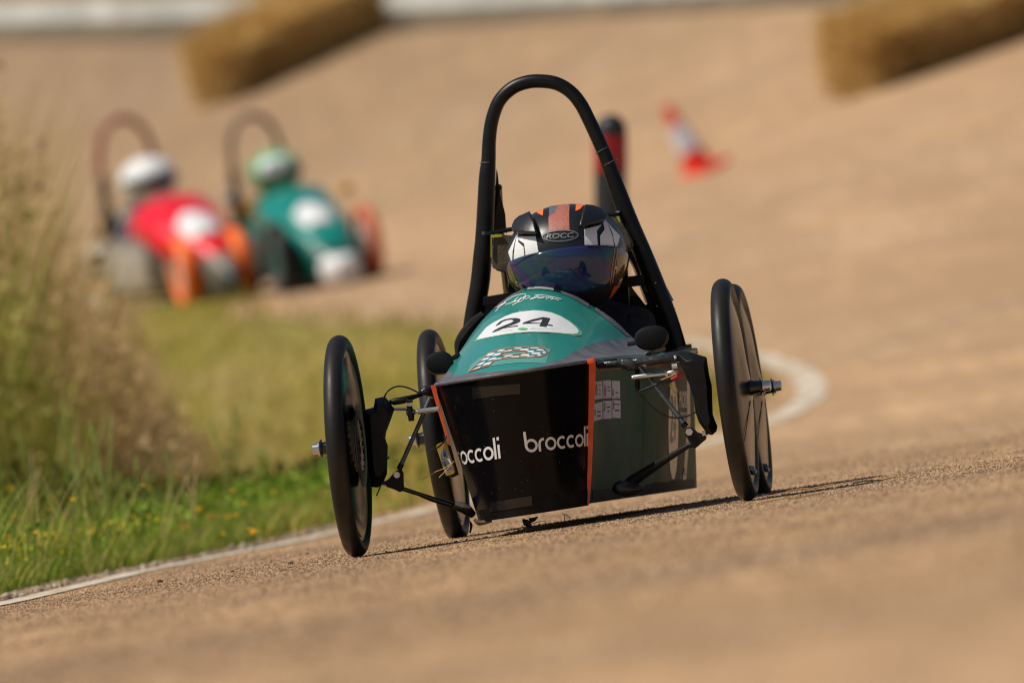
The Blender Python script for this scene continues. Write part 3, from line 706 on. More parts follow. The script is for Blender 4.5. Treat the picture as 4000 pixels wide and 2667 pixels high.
# rear stays
tube('rear_stay', [P(1144, 430, 1.06), P(1150, 540, 1.2), P(1166, 675, 1.42)], .0095, M['black_gloss'], car, 10)
tube('rear_stay', [P(1436, 560, 1.06), P(1462, 610, 1.15), P(1490, 690, 1.3)], .010, M['black_gloss'], car, 10)
plate('stay_gusset', [P(1140, 388, 1.05), P(1143, 398, 1.05), P(1147, 440, 1.05), P(1160, 490, 1.08), P(1163, 530, 1.1), P(1133, 530, 1.05)], .004, M['black_matt'], car)
tube('stay_cable', [P(1142, 420, 1.05), P(1156, 480, 1.1), P(1163, 535, 1.15)], .0016, M['black_tape'], car, 6)
tube('cross_bar', [P(1116, 537, 1.0), P(1190, 524, 1.0), P(1390, 494, 1.0), P(1424, 490, 1.0)], .0055, M['black_gloss'], car, 10)
plate('cross_member', [P(1109, 682, .99), P(1180, 670, .99), P(1480, 630, .99), P(1480, 655, .99), P(1185, 692, .99), P(1108, 703, .99)], .02, M['black_matt'], car, bev=.002)
# bulkhead behind the driver with an opening to the right
plate('bulkhead', [P(1105, 700, 1.08), P(1441, 646, 1.08), P(1460, 672, 1.08), P(1482, 700, 1.08), P(1500, 690, 1.08), P(1545, 780, 1.08), P(1565, 812, 1.08), P(1080, 880, 1.08)], .008, M['black_matt'], car)
plate('brace_plate', [P(1476, 632, 1.04), P(1503, 640, 1.04), P(1530, 720, 1.04), P(1498, 716, 1.04), P(1481, 680, 1.04), P(1472, 658, 1.04)], .006, M['black_matt'], car)
plate('tail_fin', [P(*d5(570, 40), 1.1), P(*d5(740, 360), 1.12), P(*d5(830, 530), 1.13), P(*d5(908, 680), 1.14), P(*d5(860, 700), 1.1), P(*d5(810, 738), 1.08), P(*d5(700, 520), 1.08)], .003, mat('grey_green_plastic', (.035, .05, .045), .45), car)
bmx = [P(*d5(*p), 1.15) for p in [(815, 745), (925, 800), (955, 950), (990, 1300), (960, 1300), (925, 1060), (905, 1000), (915, 900), (880, 850), (825, 830)]]
plate('rear_bracket', bmx, .004, M['black_matt'], car)
for x, y in ((625, 412), (646, 765), (400, 272)): box('bolt', P(*d5(x, y), .985), (.004, .004, .004), M['steel'], hoop)
box('bolt', P(1111, 536, .985), (.008, .008, .008), M['gun'], hoop)
# seat and foam pads
plate('seat_back', [P(1170, 640, 1.04), P(1440, 605, 1.04), P(1450, 800, .95), P(1150, 860, .95)], .02, M['black_matt'], car)
def foam_pad(conv, outline, Y, label):
    pts = [P(*conv(*p), Y) for p in outline]
    o = plate('foam_pad', pts, .035, M['foam'], car, bev=.004); return o
foam_pad(c6, [(275, 735), (300, 725), (370, 720), (460, 725), (480, 760), (430, 850), (415, 1000), (372, 1010), (300, 990), (268, 950), (280, 880), (300, 810)], .97, '')
foam_pad(c2, [(1450, 400), (1560, 385), (1620, 430), (1690, 530), (1750, 640), (1752, 700), (1700, 750), (1640, 740), (1600, 560), (1500, 440)], .97, '')
plate('yellow_edging', [P(*c6(268, 720), .965), P(*c6(352, 716), .965), P(*c6(352, 735), .965), P(*c6(275, 738), .965), P(*c6(275, 895), .965), P(*c6(268, 890), .965)], .003, M['yellow_edge'], car)
plate('yellow_edging', [P(*c2(1585, 382), .965), P(*c2(1615, 380), .965), P(*c2(1632, 440), .965), P(*c2(1620, 440), .965)], .003, M['yellow_edge'], car)

# ------------------------------------------------------------------ wheels
R0 = .246
def wheel(px, py, Y, camber, yaw, outer, label, rearw=False):
    c = P(px, py, Y); mx = Matrix.Translation(c) @ Matrix.Rotation(math.radians(yaw), 4, 'Z') @ Matrix.Rotation(math.radians(camber), 4, 'Y') @ Matrix.Translation((0, 0, R0))
    tw = .0215
    prof = []
    for a in np.linspace(-150, 150, 19):
        t = math.radians(a); prof.append((tw*math.sin(t)*(1 if abs(a) < 90 else .96), R0-.0215+.0215*math.cos(t)))
    w = lathe('wheel', [(-.009, .199), (.009, .199), (.0125, .206), (.0125, .212), (-.0125, .212), (-.0125, .206)], M['black_gloss'], car, 64, 'X', None, True)
    w.matrix_local = mx; w['label'] = label
    ty = lathe('tyre', prof, M['rubber'], w, 96, 'X', None, True)
    # rim side rings that catch the ground colour
    lathe('rim', [(-.0145, .212), (-.0145, .196), (-.011, .186), (.011, .186), (.0145, .196), (.0145, .212)], M['black_gloss'], w, 64)
    s = outer
    # dished disc covers on both sides, the outer one proud towards the hub
    def cover(sgn, dish, m, name, cut=False):
        bm = bmesh.new(); rs = [.201, .197, .14, .08, .03, .008]; ax = [.0150, .0165, .0165+dish*.35, .0165+dish*.75, .0165+dish, .0165+dish]
        seg = 64; rings = []
        for r, a in zip(rs, ax):
            rings.append([bm.verts.new((sgn*(a+.0012*math.sin(3*t+r*30)*(r > .03)), r*math.cos(t), r*math.sin(t))) for t in np.linspace(0, 2*math.pi, seg, endpoint=False)])
        for a, b in zip(rings, rings[1:]):
            for k in range(seg):
                bm.faces.new((a[k], a[(k+1) % seg], b[(k+1) % seg], b[k]))
        bm.faces.new(rings[-1])
        o = from_bm(name, bm, m, w); 
        return o
    cover(s, .018, M['cover_black'], 'disc_cover'); cover(-s, .006, M['cover_black'], 'disc_cover')
    lathe('hub', [(s*.02, .022), (s*.045, .015), (s*.056, .014), (s*.057, .020), (s*.060, .020), (s*.060, .010)], M['black_gloss'], w, 24)
    lathe('axle_nut', [(s*.060, .013), (s*.062, .0165), (s*.065, .0165), (s*.065, .012), (s*.078, .0115), (s*.080, .008)], M['steel'], w, 16)
    if s > 0:   # seams and tears of the cover panels seen on this side
        for k, (t, r0, r1) in enumerate(((-.55, .05, .19), (3.75, .05, .19))):
            pts = [(s*(.0185+.018*(1-(r-.03)/.17)), r*math.cos(t+.3*(r-.1)), r*math.sin(t+.3*(r-.1))) for r in np.linspace(r0, r1, 6)]
            tube('cover_seam', pts, .0009, M['black_tape'], w, 6)
        pts = [Vector((s*.020, .185*math.cos(t), .185*math.sin(t))) for t in np.linspace(-1.9, -1.62, 6)]
        tube('silver_tape', [p+Vector((random.uniform(0, .002), 0, random.uniform(-.003, .003))) for p in pts], .006, mat('foil_tape', (.30, .34, .42), .35, metal=.6, bump=.8, bscale=60), w, 7)
    return w
wFL = wheel(821, 1280, 0, 3.4, .0, -1, 'front wheel on the picture left, inner face of its black cover showing')
wFR = wheel(1719, 1150, 0, 1.4, .6, 1, 'front wheel on the picture right with axle nut showing')
wheel(1054, 1244, 1.2, 0, 0.4, -1, 'rear wheel half hidden behind the front panel')
wheel(1752, 1141, 1.2, 0, 0.6, 1, 'rear wheel tucked behind the right front wheel')
# brake disc beside each front wheel
for w, s in ((wFL, 1), (wFR, -1)):
    lathe('brake_disc', [(s*.028, .092), (s*.030, .092), (s*.030, .06), (s*.028, .06)], M['gun'], w, 48, 'X', None, True)
    bm = bmesh.new()
    for k in range(24):
        t = k*math.pi/12; bm_tube(bm, [(s*.0255, .066*math.cos(t), .066*math.sin(t)), (s*.0275, .086*math.cos(t+.2), .086*math.sin(t+.2))], .002, 5)
    from_bm('brake_vanes', bm, M['black_matt'], w)

# ------------------------------------------------------------------ suspension, picture left
def fairing(pts, Y, th):
    bm = bmesh.new(); a = [bm.verts.new(P(*p, Y-th*.35)) for p in pts]
    cx = sum(p[0] for p in pts)/len(pts); cy = sum(p[1] for p in pts)/len(pts)
    inn = [(cx+(x-cx)*.60, cy+(y-cy)*.80) for x, y in pts]
    f = [bm.verts.new(P(*p, Y-th)) for p in inn]; b = [bm.verts.new(P(*p, Y+th*.6)) for p in pts]; n = len(pts)
    bm.faces.new(f); bm.faces.new(b[::-1])
    for i in range(n):
        j = (i+1) % n; bm.faces.new((f[i], f[j], a[j], a[i])); bm.faces.new((a[i], a[j], b[j], b[i]))
    bmesh.ops.bevel(bm, geom=bm.edges[:], offset=.0012, segments=1, affect='EDGES')
    return from_bm('upright_fairing', bm, M['black_matt'], car, True, 25)
fa = fairing([(861, 915), (884, 910), (893, 920), (900, 933), (907, 937), (898, 963), (887, 992), (884, 1006), (891, 1022), (889, 1088), (877, 1114), (868, 1119), (853, 1118), (846, 1077), (841, 1013), (837, 963), (832, 942), (859, 936)], 0, .05)
fb_ = fairing([(1554, 810), (1581, 807), (1623, 820), (1629, 861), (1635, 885), (1636, 951), (1648, 978), (1646, 990), (1636, 999), (1624, 996), (1605, 969), (1597, 945), (1593, 915), (1584, 885), (1572, 855), (1560, 831)], 0, .05)
def T(name, px, r, m, Ys, seg=12, sm=0, par=car):
    if not isinstance(Ys, (list, tuple)): Ys = [Ys]*len(px)
    return tube(name, [P(*p, y) for p, y in zip(px, Ys)], r, m, par, seg, sm)
T('upper_arm', [c4(530, 528), c4(560, 525), c4(620, 515), c4(700, 490), c4(760, 470), c4(815, 465)], [.004, .008, .008, .005, .005, .006], M['black_matt'], [0, 0, 0, .03, .06, .08])
T('arm_tape', [c4(735, 470), c4(770, 455), c4(812, 470)], [.006, .013, .012], M['black_tape'], [.04, .05, .07], 10, 4)
T('arm_tape', [c4(620, 500), c4(640, 520), c4(680, 522)], [.006, .005, .003], M['black_tape'], 0, 8, 3)
T('steering_arm', [c4(560, 572), c4(655, 572)], .0035, M['gun'], -.02)
T('ball_joint', [c4(655, 545), c4(668, 600), c4(672, 650)], [.0055, .008, .006], M['black_matt'], -.02)
T('joint_bolt', [c4(645, 548), c4(678, 546)], .003, M['steel'], -.025, 8); T('joint_bolt', [c4(640, 598), c4(695, 592)], .006, M['black_tape'], -.02, 8)
T('track_rod', [c4(690, 595), c4(710, 590), c4(712, 588), c4(760, 583), c4(850, 570)], [.003, .003, .0065, .0060, .0055], M['steel'], -.01)
T('brace_tube', [c4(792, 500), c4(730, 650), c4(600, 945)], .0049, M['gun'], [.03, .02, 0], 14)
T('brace_collar', [c4(608, 925), c4(592, 962)], .0062, M['black_matt'], 0)
br = plate('clevis', [P(*c4(*p), -.012) for p in [(565, 975), (590, 960), (614, 975), (616, 1060), (620, 1085), (602, 1110), (560, 1090), (505, 1072), (500, 1035), (530, 1025)]], .025, M['black_matt'], car, bev=.002)
lathe('bolt_head', [(0, .0075), (.004, .0075)], M['steel'], br, 6, 'X', Matrix.Translation(P(*c4(578, 997), -.018)) @ Matrix.Rotation(math.radians(90), 4, 'Z'))
T('joint_bolt', [c4(485, 1045), c4(505, 1052)], .005, M['gun'], 0, 8)
T('lower_arm', [c4(612, 1085), c4(720, 1120), c4(800, 1150), c4(950, 1195), c4(1060, 1240)], [.0050, .0046, .0062, .0062, .0062], M['black_gloss'], [0, .02, .03, .05, .07])
T('arm_tape', [c4(935, 1195), c4(980, 1200), c4(1030, 1222), c4(1070, 1255)], [.007, .011, .012, .008], M['black_tape'], [.04, .05, .06, .07], 10, 4)
T('arm_tape', [c4(955, 1180), c4(1000, 1190), c4(1048, 1205)], [.004, .006, .003], mat('silver_tape_scrap', (.45, .45, .44), .4, bump=.6, bscale=60), [.03, .03, .045], 8, 3)
T('brake_cable', [c4(498, 492), c4(520, 458), c4(560, 432), (922, 887), c4(660, 440), c4(722, 470)], .0018, M['black_gloss'], [0, 0, .02, .03, .04, .05], 8, 5)
T('cable_end', [c4(475, 1062), c4(462, 1095), c4(447, 1132)], .0017, M['black_tape'], 0, 6, 3)
T('stalk_bolt', [c4(515, 880), c4(523, 895)], .004, M['gun'], -.03, 8)
# picture right
T('upper_arm', [c5(165, 345), c5(300, 335), c5(420, 322), c5(560, 310), c5(750, 288), c5(790, 284)], [.009, .0088, .0095, .0085, .0085, .006], M['black_tape'], [.10, .08, .05, .03, 0, 0], 12, 3)
T('arm_tape', [c5(330, 310), c5(370, 330), c5(430, 345), c5(480, 340)], [.008, .014, .012, .007], M['black_tape'], [.05, .04, .03, .03], 10, 4)
T('arm_tape', [c5(470, 325), c5(540, 315), c5(640, 300), c5(745, 285)], [.008, .0115, .010, .011], M['black_tape'], [.02, .01, 0, 0], 10, 4)
T('joint_bolt', [c5(756, 270), c5(764, 292)], .0030, M['white'], -.02, 8)
T('steering_rod', [c5(430, 440), c5(440, 438), c5(560, 422), c5(695, 408)], [.0045, .0055, .0055, .0055], M['steel'], .02)
T('steering_rod', [c5(425, 452), c5(640, 440)], .0030, M['gun'], .03)
T('rod_nut', [c5(682, 408), c5(700, 405)], .0075, M['steel'], .01, 6)
T('rod_end', [c5(700, 405), c5(740, 398), c5(775, 392)], [.003, .0065, .004], M['steel'], .0, 10)
T('joint_bolt', [c5(735, 355), c5(775, 350)], .0060, M['steel'], -.01, 6)
T('brace_tube', [c5(480, 345), c5(660, 575), c5(840, 808)], .0056, M['gun'], [.03, .02, 0], 14)
T('brace_collar', [c5(820, 785), c5(842, 815)], .0070, M['black_matt'], 0)
br = plate('clevis', [P(*c5(*p), -.012) for p in [(840, 830), (865, 815), (890, 825), (920, 865), (960, 870), (975, 870), (998, 905), (905, 985), (870, 935), (850, 900), (833, 870)]], .025, M['black_matt'], car, bev=.002)
lathe('bolt_head', [(0, .0085), (.004, .0085)], M['steel'], br, 6, 'X', Matrix.Translation(P(*c5(866, 855), -.018)) @ Matrix.Rotation(math.radians(90), 4, 'Z'))
T('joint_bolt', [c5(968, 870), c5(990, 868), c5(1004, 880)], [.0062, .0062, .003], M['steel'], -.01, 8)
T('lower_arm', [c5(935, 935), c5(860, 960), c5(700, 1060), c5(560, 1145), c5(440, 1225), c5(350, 1290)], [.0085, .0060, .0075, .0105, .0125, .0115], M['black_matt'], [0, 0, .03, .06, .09, .10])
T('arm_tape', [c5(300, 1290), c5(340, 1285), c5(390, 1290), c5(450, 1280), c5(515, 1290)], [.008, .018, .017, .015, .006], M['black_tape'], [.10, .08, .08, .09, .10], 12, 4)
T('brake_cable', [c5(450, 535), c5(520, 600), c5(600, 680), c5(700, 738), c5(800, 745), c5(870, 728), c5(916, 705)], .0019, M['black_gloss'], .0, 8, 5)
T('loom', [c5(485, 545), c5(560, 515), c5(640, 480), c5(720, 465), c5(790, 442)], .0036, M['black_tape'], .02, 8, 4)
T('strut', [c5(470, 370), c5(472, 450), c5(472, 540)], .0058, M['black_matt'], .06)
T('red_plug', [c5(730, 455), c5(775, 430), c5(815, 400)], [.0045, .006, .007], M['red_plug'], 0, 8)
T('wire', [c5(650, 458), c5(720, 430), c5(790, 398)], .0014, M['wire_yellow'], -.01, 6, 3)
T('wire', [c5(725, 480), c5(765, 520), c5(780, 545), c5(765, 556), c5(735, 530), c5(720, 490)], .0014, M['wire_yellow'], .0, 6, 4)
T('cockpit_cloth', [(1052, 818), (1056, 790), (1070, 768), (1092, 742), (1112, 722)], [.006, .013, .016, .016, .010], M['cloth'], .80, 10, 3)
# mirrors
def mirror(px, py, rx, ry, Y, st):
    c = P(px, py, Y); bm = bmesh.new(); sx, sz = rx*.000957, ry*.000957
    prof = [(-.010, 0.0), (-.0095, .55), (-.007, .86), (-.001, .985), (.006, 1.0), (.010, .98)]
    rings = []
    for a, r in prof:
        if r == 0: rings.append([bm.verts.new(c+Vector((0, a, 0)))]); continue
        rings.append([bm.verts.new(c+Vector((sx*r*math.copysign(abs(math.cos(t))**.86, math.cos(t)), a, sz*r*math.copysign(abs(math.sin(t))**.9, math.sin(t))))) for t in np.linspace(0, 2*math.pi, 32, endpoint=False)])
    for k in range(32): bm.faces.new((rings[0][0], rings[1][k], rings[1][(k+1) % 32]))
    for a, b in zip(rings[1:], rings[2:]):
        for k in range(32): bm.faces.new((a[k], b[k], b[(k+1) % 32], a[(k+1) % 32]))
    bm.faces.new(rings[-1])
    m = from_bm('wing_mirror', bm, M['black_matt'], car)
    T('mirror_stalk', st, .0055, M['black_matt'], [Y, Y+.04], 10, 0, m)
    g = from_vf('mirror_glass', [c+Vector((sx*.9*math.cos(t), .0115, sz*.9*math.sin(t))) for t in np.linspace(0, 2*math.pi, 24, endpoint=False)], [tuple(range(24))], mat('mirror_silver', (.8, .8, .8), .02, metal=1), m)
    return m
mirror(1009, 834, 33, 27, .30, [(1035, 826), (1052, 815)])
mirror(1496, 776, 40, 28, .30, [(1465, 786), (1445, 790)])

# lap timing tag strapped to the front left corner
cq = [d4(400, 500), d4(640, 430), d4(900, 1225), d4(660, 1300)]
tb = plate('timing_tag', [P(*p, -.01) for p in [d4(405, 520), d4(440, 480), d4(560, 435), d4(640, 425), d4(675, 450), d4(895, 1190), d4(880, 1235), d4(700, 1300), d4(660, 1290)]], .02, M['yellow'], car, bev=.002)
tb['label'] = 'yellow tag with grey sticker tied to the left corner'
St = Surf(tb, CM)
decal('sticker', St, [[d4(497, 655), d4(690, 597), d4(862, 1145), d4(678, 1210)]], M['sticker'], tb, .0006)
cc = (630, 755)
decal('sticker_marks', St, stroke2([d4(cc[0]+90*math.cos(t), cc[1]+105*math.sin(t)) for t in np.linspace(0, 6.28, 20)[:-1]], 1.1, True)+stroke2([d4(cc[0]+68*math.cos(t), cc[1]+80*math.sin(t)) for t in np.linspace(0, 6.28, 20)[:-1]], .8, True)+[[d4(cc[0]+45*math.cos(t), cc[1]+55*math.sin(t)) for t in np.linspace(0, 6.28, 12)[:-1]]]+stroke2([d4(625, 930), d4(690, 1150)], 2.2)+stroke2([d4(665, 1000), d4(720, 1160)], 1.3)+stroke2([d4(700, 1060), d4(760, 1130)], 1.3)+stroke2([d4(760, 1050), d4(800, 1120)], 1.5)+stroke2([d4(810, 1060), d4(830, 1120)], 1.5), mat('ink_blue', (.04, .06, .09), .6), tb, .0012, 30)
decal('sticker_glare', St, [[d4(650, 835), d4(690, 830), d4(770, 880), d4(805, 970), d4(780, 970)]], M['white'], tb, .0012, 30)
T('tag_clip', [d4(290, 635), d4(350, 600), d4(430, 585), d4(520, 520), d4(600, 440), d4(660, 350), d4(685, 280)], [.004, .004, .002, .002, .0018, .0012, .0012], M['black_gloss'], [-.02, -.02, -.02, -.014, -.012, 0, .02], 8, 3, tb)
plate('tag_back', [P(*p, .012) for p in [d4(680, 470), d4(780, 540), d4(985, 1260), d4(830, 1335), d4(780, 1300)]], .01, M['black_matt'], tb)
T('straw_wisp', [d4(65, 1375), d4(400, 1190), d4(640, 1090), d4(880, 915)], .0008, M['straw'], -.04, 5, 3)
T('straw_wisp', [d4(490, 1335), d4(690, 1130), d4(860, 930)], .0009, M['straw'], -.04, 5, 3)
# rags and straw hanging from the floor
T('rag', [c3(770, 1440), c3(790, 1462), c3(815, 1480), c3(830, 1495)], [.002, .008, .006, .002], M['black_tape'], -.02, 7, 3)
T('rag', [c3(815, 1450), c3(845, 1442), c3(872, 1425)], [.006, .005, .0015], M['black_tape'], -.02, 7, 3)
T('straw_wisp', [c3(830, 1470), c3(890, 1455), c3(945, 1450)], .0008, M['straw'], -.02, 5, 3)
T('straw_wisp', [c3(1040, 1400), c3(1055, 1415), c3(1052, 1450)], .0009, M['black_tape'], -.02, 5, 2)
T('straw_wisp', [c3(1055, 1405), c3(1080, 1420), c3(1098, 1437)], .0009, M['black_tape'], -.02, 5, 2)
T('frayed_end', [c4(1045, 1290), c4(1058, 1320), c4(1050, 1370)], [.001, .0035, .002], M['black_tape'], .08, 6, 3)
T('mud_clump', [c3(440, 1440), c3(470, 1465), c3(510, 1462), c3(560, 1452)], [.004, .006, .005, .003], M['mud'], 0, 7, 3)

# ------------------------------------------------------------------ people
def skin_body(name, joints, edges, m, parent, root=0, sub=2):
    me = bpy.data.meshes.new(name); me.from_pydata([j[0] for j in joints], edges, []); ob = bpy.data.objects.new(name, me); col.objects.link(ob)
    sk = ob.modifiers.new('s', 'SKIN'); sk.use_smooth_shade = True
    for i, j in enumerate(joints):
        r = j[1]; ob.data.skin_vertices[0].data[i].radius = r if isinstance(r, tuple) else (r, r)
        ob.data.skin_vertices[0].data[i].use_root = (i == root)
    ss = ob.modifiers.new('u', 'SUBSURF'); ss.levels = sub; ss.render_levels = sub
    dg = bpy.context.evaluated_depsgraph_get(); me2 = bpy.data.meshes.new_from_object(ob.evaluated_get(dg)); bpy.data.objects.remove(ob)
    me2.materials.clear(); me2.name = name
    return link(name, me2, m, parent, True)
def seated(hc, scale=1.0, shoulder=.165, fingers=True, zsh=-.165, xc=None):
    """reclined driver; hc = head centre (car frame)"""
    J = []; E = []
    def j(p, r, par=None):
        J.append((tuple(p), r));
        if par is not None: E.append((par, len(J)-1))
        return len(J)-1
    x, y, z = hc
    pel = j((x, y-.10, .14), (.13, .10)); ab = j((x, y-.04, z-.36), (.13, .10), pel); ch = j((x, y+.01, z-.24), (.15, .11), ab)
    up = j((x, y+.02, z-.18), (.12, .08), ch); nk = j((x, y+.01, z-.11), .058, up); hd = j((x, y, z-.02), (.075, .085), nk); j((x, y, z+.06), (.068, .075), hd)
    for s in (-1, 1):
        sh = j((x+s*shoulder, y+.01, z+zsh), .060, up); el = j(((xc(y-.2)+s*.12) if xc else (x+s*(shoulder+.015)), y-.20, z-.33), .042, sh); wr = j((x+s*.10, y-.40, z-.27), .030, el)
        pm = j((x+s*.085, y-.455, z-.26), (.036, .020), wr)
        if fingers:
            for k in range(4):
                a = j((x+s*(.062+.016*k), y-.495, z-.255+.004*k), .0095, pm); b = j((x+s*(.060+.016*k), y-.515, z-.275), .0088, a); j((x+s*(.060+.016*k), y-.50, z-.295), .0078, b)
            a = j((x+s*.050, y-.455, z-.25), .0105, pm); j((x+s*.040, y-.475, z-.262), .009, a)
        X = xc if xc else (lambda Y: x)
        hip = j((X(y-.16)+s*.07, y-.16, .13), .070, pel); kn = j((X(y-.50)+s*.065, y-.50, .24), .050, hip); an = j((X(y-.74)+s*.055, y-.74, .13), .034, kn); j((X(y-.76)+s*.055, y-.77, .20), .028, an)
    return J, E

def helmet_shell(c, a=.136, b=.165, ct=.119, cb=.140, seg=56, vents=True):
    V = []; F = []; nr = 34
    zc = -.118
    for i in range(nr):
        ph = math.pi*i/(nr-1)*.87
        for k in range(seg):
            th = 2*math.pi*k/seg
            sx, sy, cz = math.sin(ph)*math.sin(th), -math.sin(ph)*math.cos(th), math.cos(ph)
            e = 2.35; r = (abs(sx)**e+abs(sy)**e+abs(cz)**e)**(-1/e)
            x, y, z = a*sx*r, b*sy*r, (ct if cz > 0 else cb)*cz*r
            if z < -.02:
                f = min(1, (-z-.02)/.10); x *= 1-.20*f**1.5; y *= 1-.10*f
                if y < 0: y -= .012*math.sin(f*2.6)*max(0, math.cos(th))
            if z > 0:                      # flatter, faceted crown
                x *= 1-.13*(z/ct)**2
            V.append((c[0]+x, c[1]+y, c[2]+max(z, zc)))
    for i in range(nr-1):
        for k in range(seg): F.append((i*seg+k, i*seg+(k+1) % seg, (i+1)*seg+(k+1) % seg, (i+1)*seg+k))
    return V, F

person = tag(empty('person', mw=CM), 'driver in black with satin black helmet, white and orange patches, in the number 24 car', 'person')
HC = P(1303, 590, .86)
J, E = seated(HC, zsh=-.185, shoulder=.130, xc=lambda Y: (ft.x+fl.x)/2*(1-Y/1.5))
body = skin_body('body', J, E, M['cloth'], person)
V, F = helmet_shell(HC)
helmet = from_vf('helmet', V, F, M['hel_black'], person); helmet['label'] = 'black full face helmet with white side panels and copper centre stripe'
# raised vents on both sides of the crown
Sh = Surf(helmet, CM)
for vo in ([(590, 572), (590, 520), (610, 475), (650, 440), (745, 400), (775, 470), (808, 585), (700, 580)], [(1200, 520), (1225, 410), (1250, 335), (1330, 345), (1420, 380), (1450, 430), (1436, 462), (1330, 488)]):
    o = decal('vent', Sh, [[c2(*p) for p in vo]], M['hel_black'], helmet, .010, 6, .010); o.modifiers['s'].use_rim = True
for vo in ([(630, 540), (680, 515), (740, 520), (770, 560)], [(1270, 440), (1320, 405), (1380, 405), (1420, 425)]):
    decal('vent_slot', Sh, stroke2(sm2([c2(*p) for p in vo], 3), 2.6), M['black_gloss'], helmet, .0108, 6)
class Multi:
    def __init__(s, *l): s.l = l
    def put(s, x, y):
        best = None; 
        for q in s.l:
            r = q.put(x, y)
            if r and (best is None or r[0].length < best[0].length): best = r
        return best
D = lambda n, sf, polys, m, par=helmet, lift=.0016, e=5: decal(n, sf, [[c2(*p) for p in q] for q in polys], m, par, lift, e)
D('helmet_patch', Sh, [[(598, 588), (768, 585), (796, 745), (668, 800), (652, 660), (600, 625)], [(585, 545), (598, 600), (590, 640), (645, 690), (655, 790), (545, 850), (548, 760), (560, 660)], [(575, 570), (555, 650), (535, 740), (530, 862), (495, 760), (492, 740)]], M['hel_white'])
D('helmet_patch', Sh, [[(1258, 515), (1435, 468), (1385, 530), (1395, 680), (1262, 672)], [(1452, 400), (1490, 440), (1548, 600), (1560, 705), (1420, 678), (1418, 580), (1465, 515), (1450, 455)], [(1495, 440), (1560, 520), (1620, 580), (1600, 660), (1575, 705), (1560, 640), (1545, 560)]], M['hel_white'])
D('helmet_patch', Sh, [[(775, 340), (845, 308), (838, 376), (795, 358)], [(1175, 264), (1252, 268), (1215, 312), (1170, 330)]], M['hel_orange'])
D('helmet_patch', Sh, [[(905, 285), (1000, 256), (995, 300), (900, 395)]], M['hel_grey'])
D('helmet_patch', Sh, [[(1000, 256), (1110, 264), (1105, 380), (1110, 525), (1010, 530), (900, 550), (896, 395), (960, 340)]], M['hel_copper'])
oval = [(1015+180*math.cos(a), 580+54*math.sin(a)-.05*180*math.cos(a)) for a in np.linspace(0, 2*math.pi, 33)[:-1]]
decal('logo_ring', Sh, stroke2([c2(*p) for p in oval], 2.6, True), M['hel_grey'], helmet, .0020, 8)
decal('logo', Sh, text_loops('ROCC', [c2(885, 562), c2(1150, 546), c2(1150, 596), c2(872, 615)], True), mat('logo_grey', (.16, .17, .18), .4), helmet, .0020, 20)
D('helmet_patch', Sh, [[(1560, 1090), (1640, 1065), (1600, 1195), (1505, 1218)], [(1680, 1190), (1672, 1230), (1650, 1300), (1635, 1320), (1655, 1250)]], mat('helmet_red_orange', (.55, .08, .025), .4))
# visor
V = []; F = []; nu, nv = 41, 13
for i in range(nu):
    az = math.radians(-92+184*i/(nu-1)); q = (i/(nu-1)*2-1)
    zt_ = .020-.036*q*q; zb_ = -.089+.027*q*q
    for k in range(nv):
        z = zb_+(zt_-zb_)*k/(nv-1); e = 2.35; r = (abs(math.sin(az))**e+abs(math.cos(az))**e)**(-1/e)
        zz = z/(.119 if z > 0 else .140); sh = max(.2, 1-abs(zz)**e)**(1/e)
        fz = (1-.20*(min(1, max(0, -z-.02)/.10))**1.5)
        V.append(HC+Vector(((.136*fz+.0045)*math.sin(az)*r*sh, -(.165+.0055)*math.cos(az)*r*sh, z)))
for i in range(nu-1):
    for k in range(nv-1): a = i*nv+k; F.append((a, a+nv, a+nv+1, a+1))
visor = from_vf('visor', V, F, M['visor'], helmet)
sv = visor.modifiers.new('s', 'SOLIDIFY'); sv.thickness = .002
Sv = Surf(visor, CM)
D('visor_edge', Sv, [[(1600, 700), (1640, 660), (1690, 850), (1700, 1000), (1640, 1060), (1590, 1085), (1560, 1090), (1585, 900)]], M['visor_gold'], helmet, .0008)
D('visor_edge', Sv, [[(490, 870), (505, 860), (560, 1000), (600, 1120), (540, 1140), (500, 1000)]], mat('visor_green_edge', (.05, .06, .012), .12, coat=.5), helmet, .0008)
decal('visor_edge', Sv, stroke2([c2(1598, 700), c2(1575, 850), c2(1540, 1080)], 1.6)+stroke2([c2(1570, 700), c2(1545, 870), c2(1520, 1090)], 1.3), mat('visor_orange_line', (.55, .22, .01), .3), helmet, .0014, 10)
for x, y in ((572, 1050), (1578, 903)):
    r = Sv.put(*c2(x, y))
    if r: box('visor_stud', CI @ (r[0]+r[1]*.001), (.006, .004, .006), M['steel'], helmet, None, .002)
tube('visor_rim', [CI @ (Sv.put(*c2(*p))[0]) for p in sm2([(505, 880), (560, 870), (650, 810), (760, 758), (870, 722), (1000, 695), (1150, 678), (1300, 680), (1450, 692), (1560, 712), (1590, 715)], 2) if Sv.put(*c2(*p))], .0016, M['black_gloss'], helmet, 6)

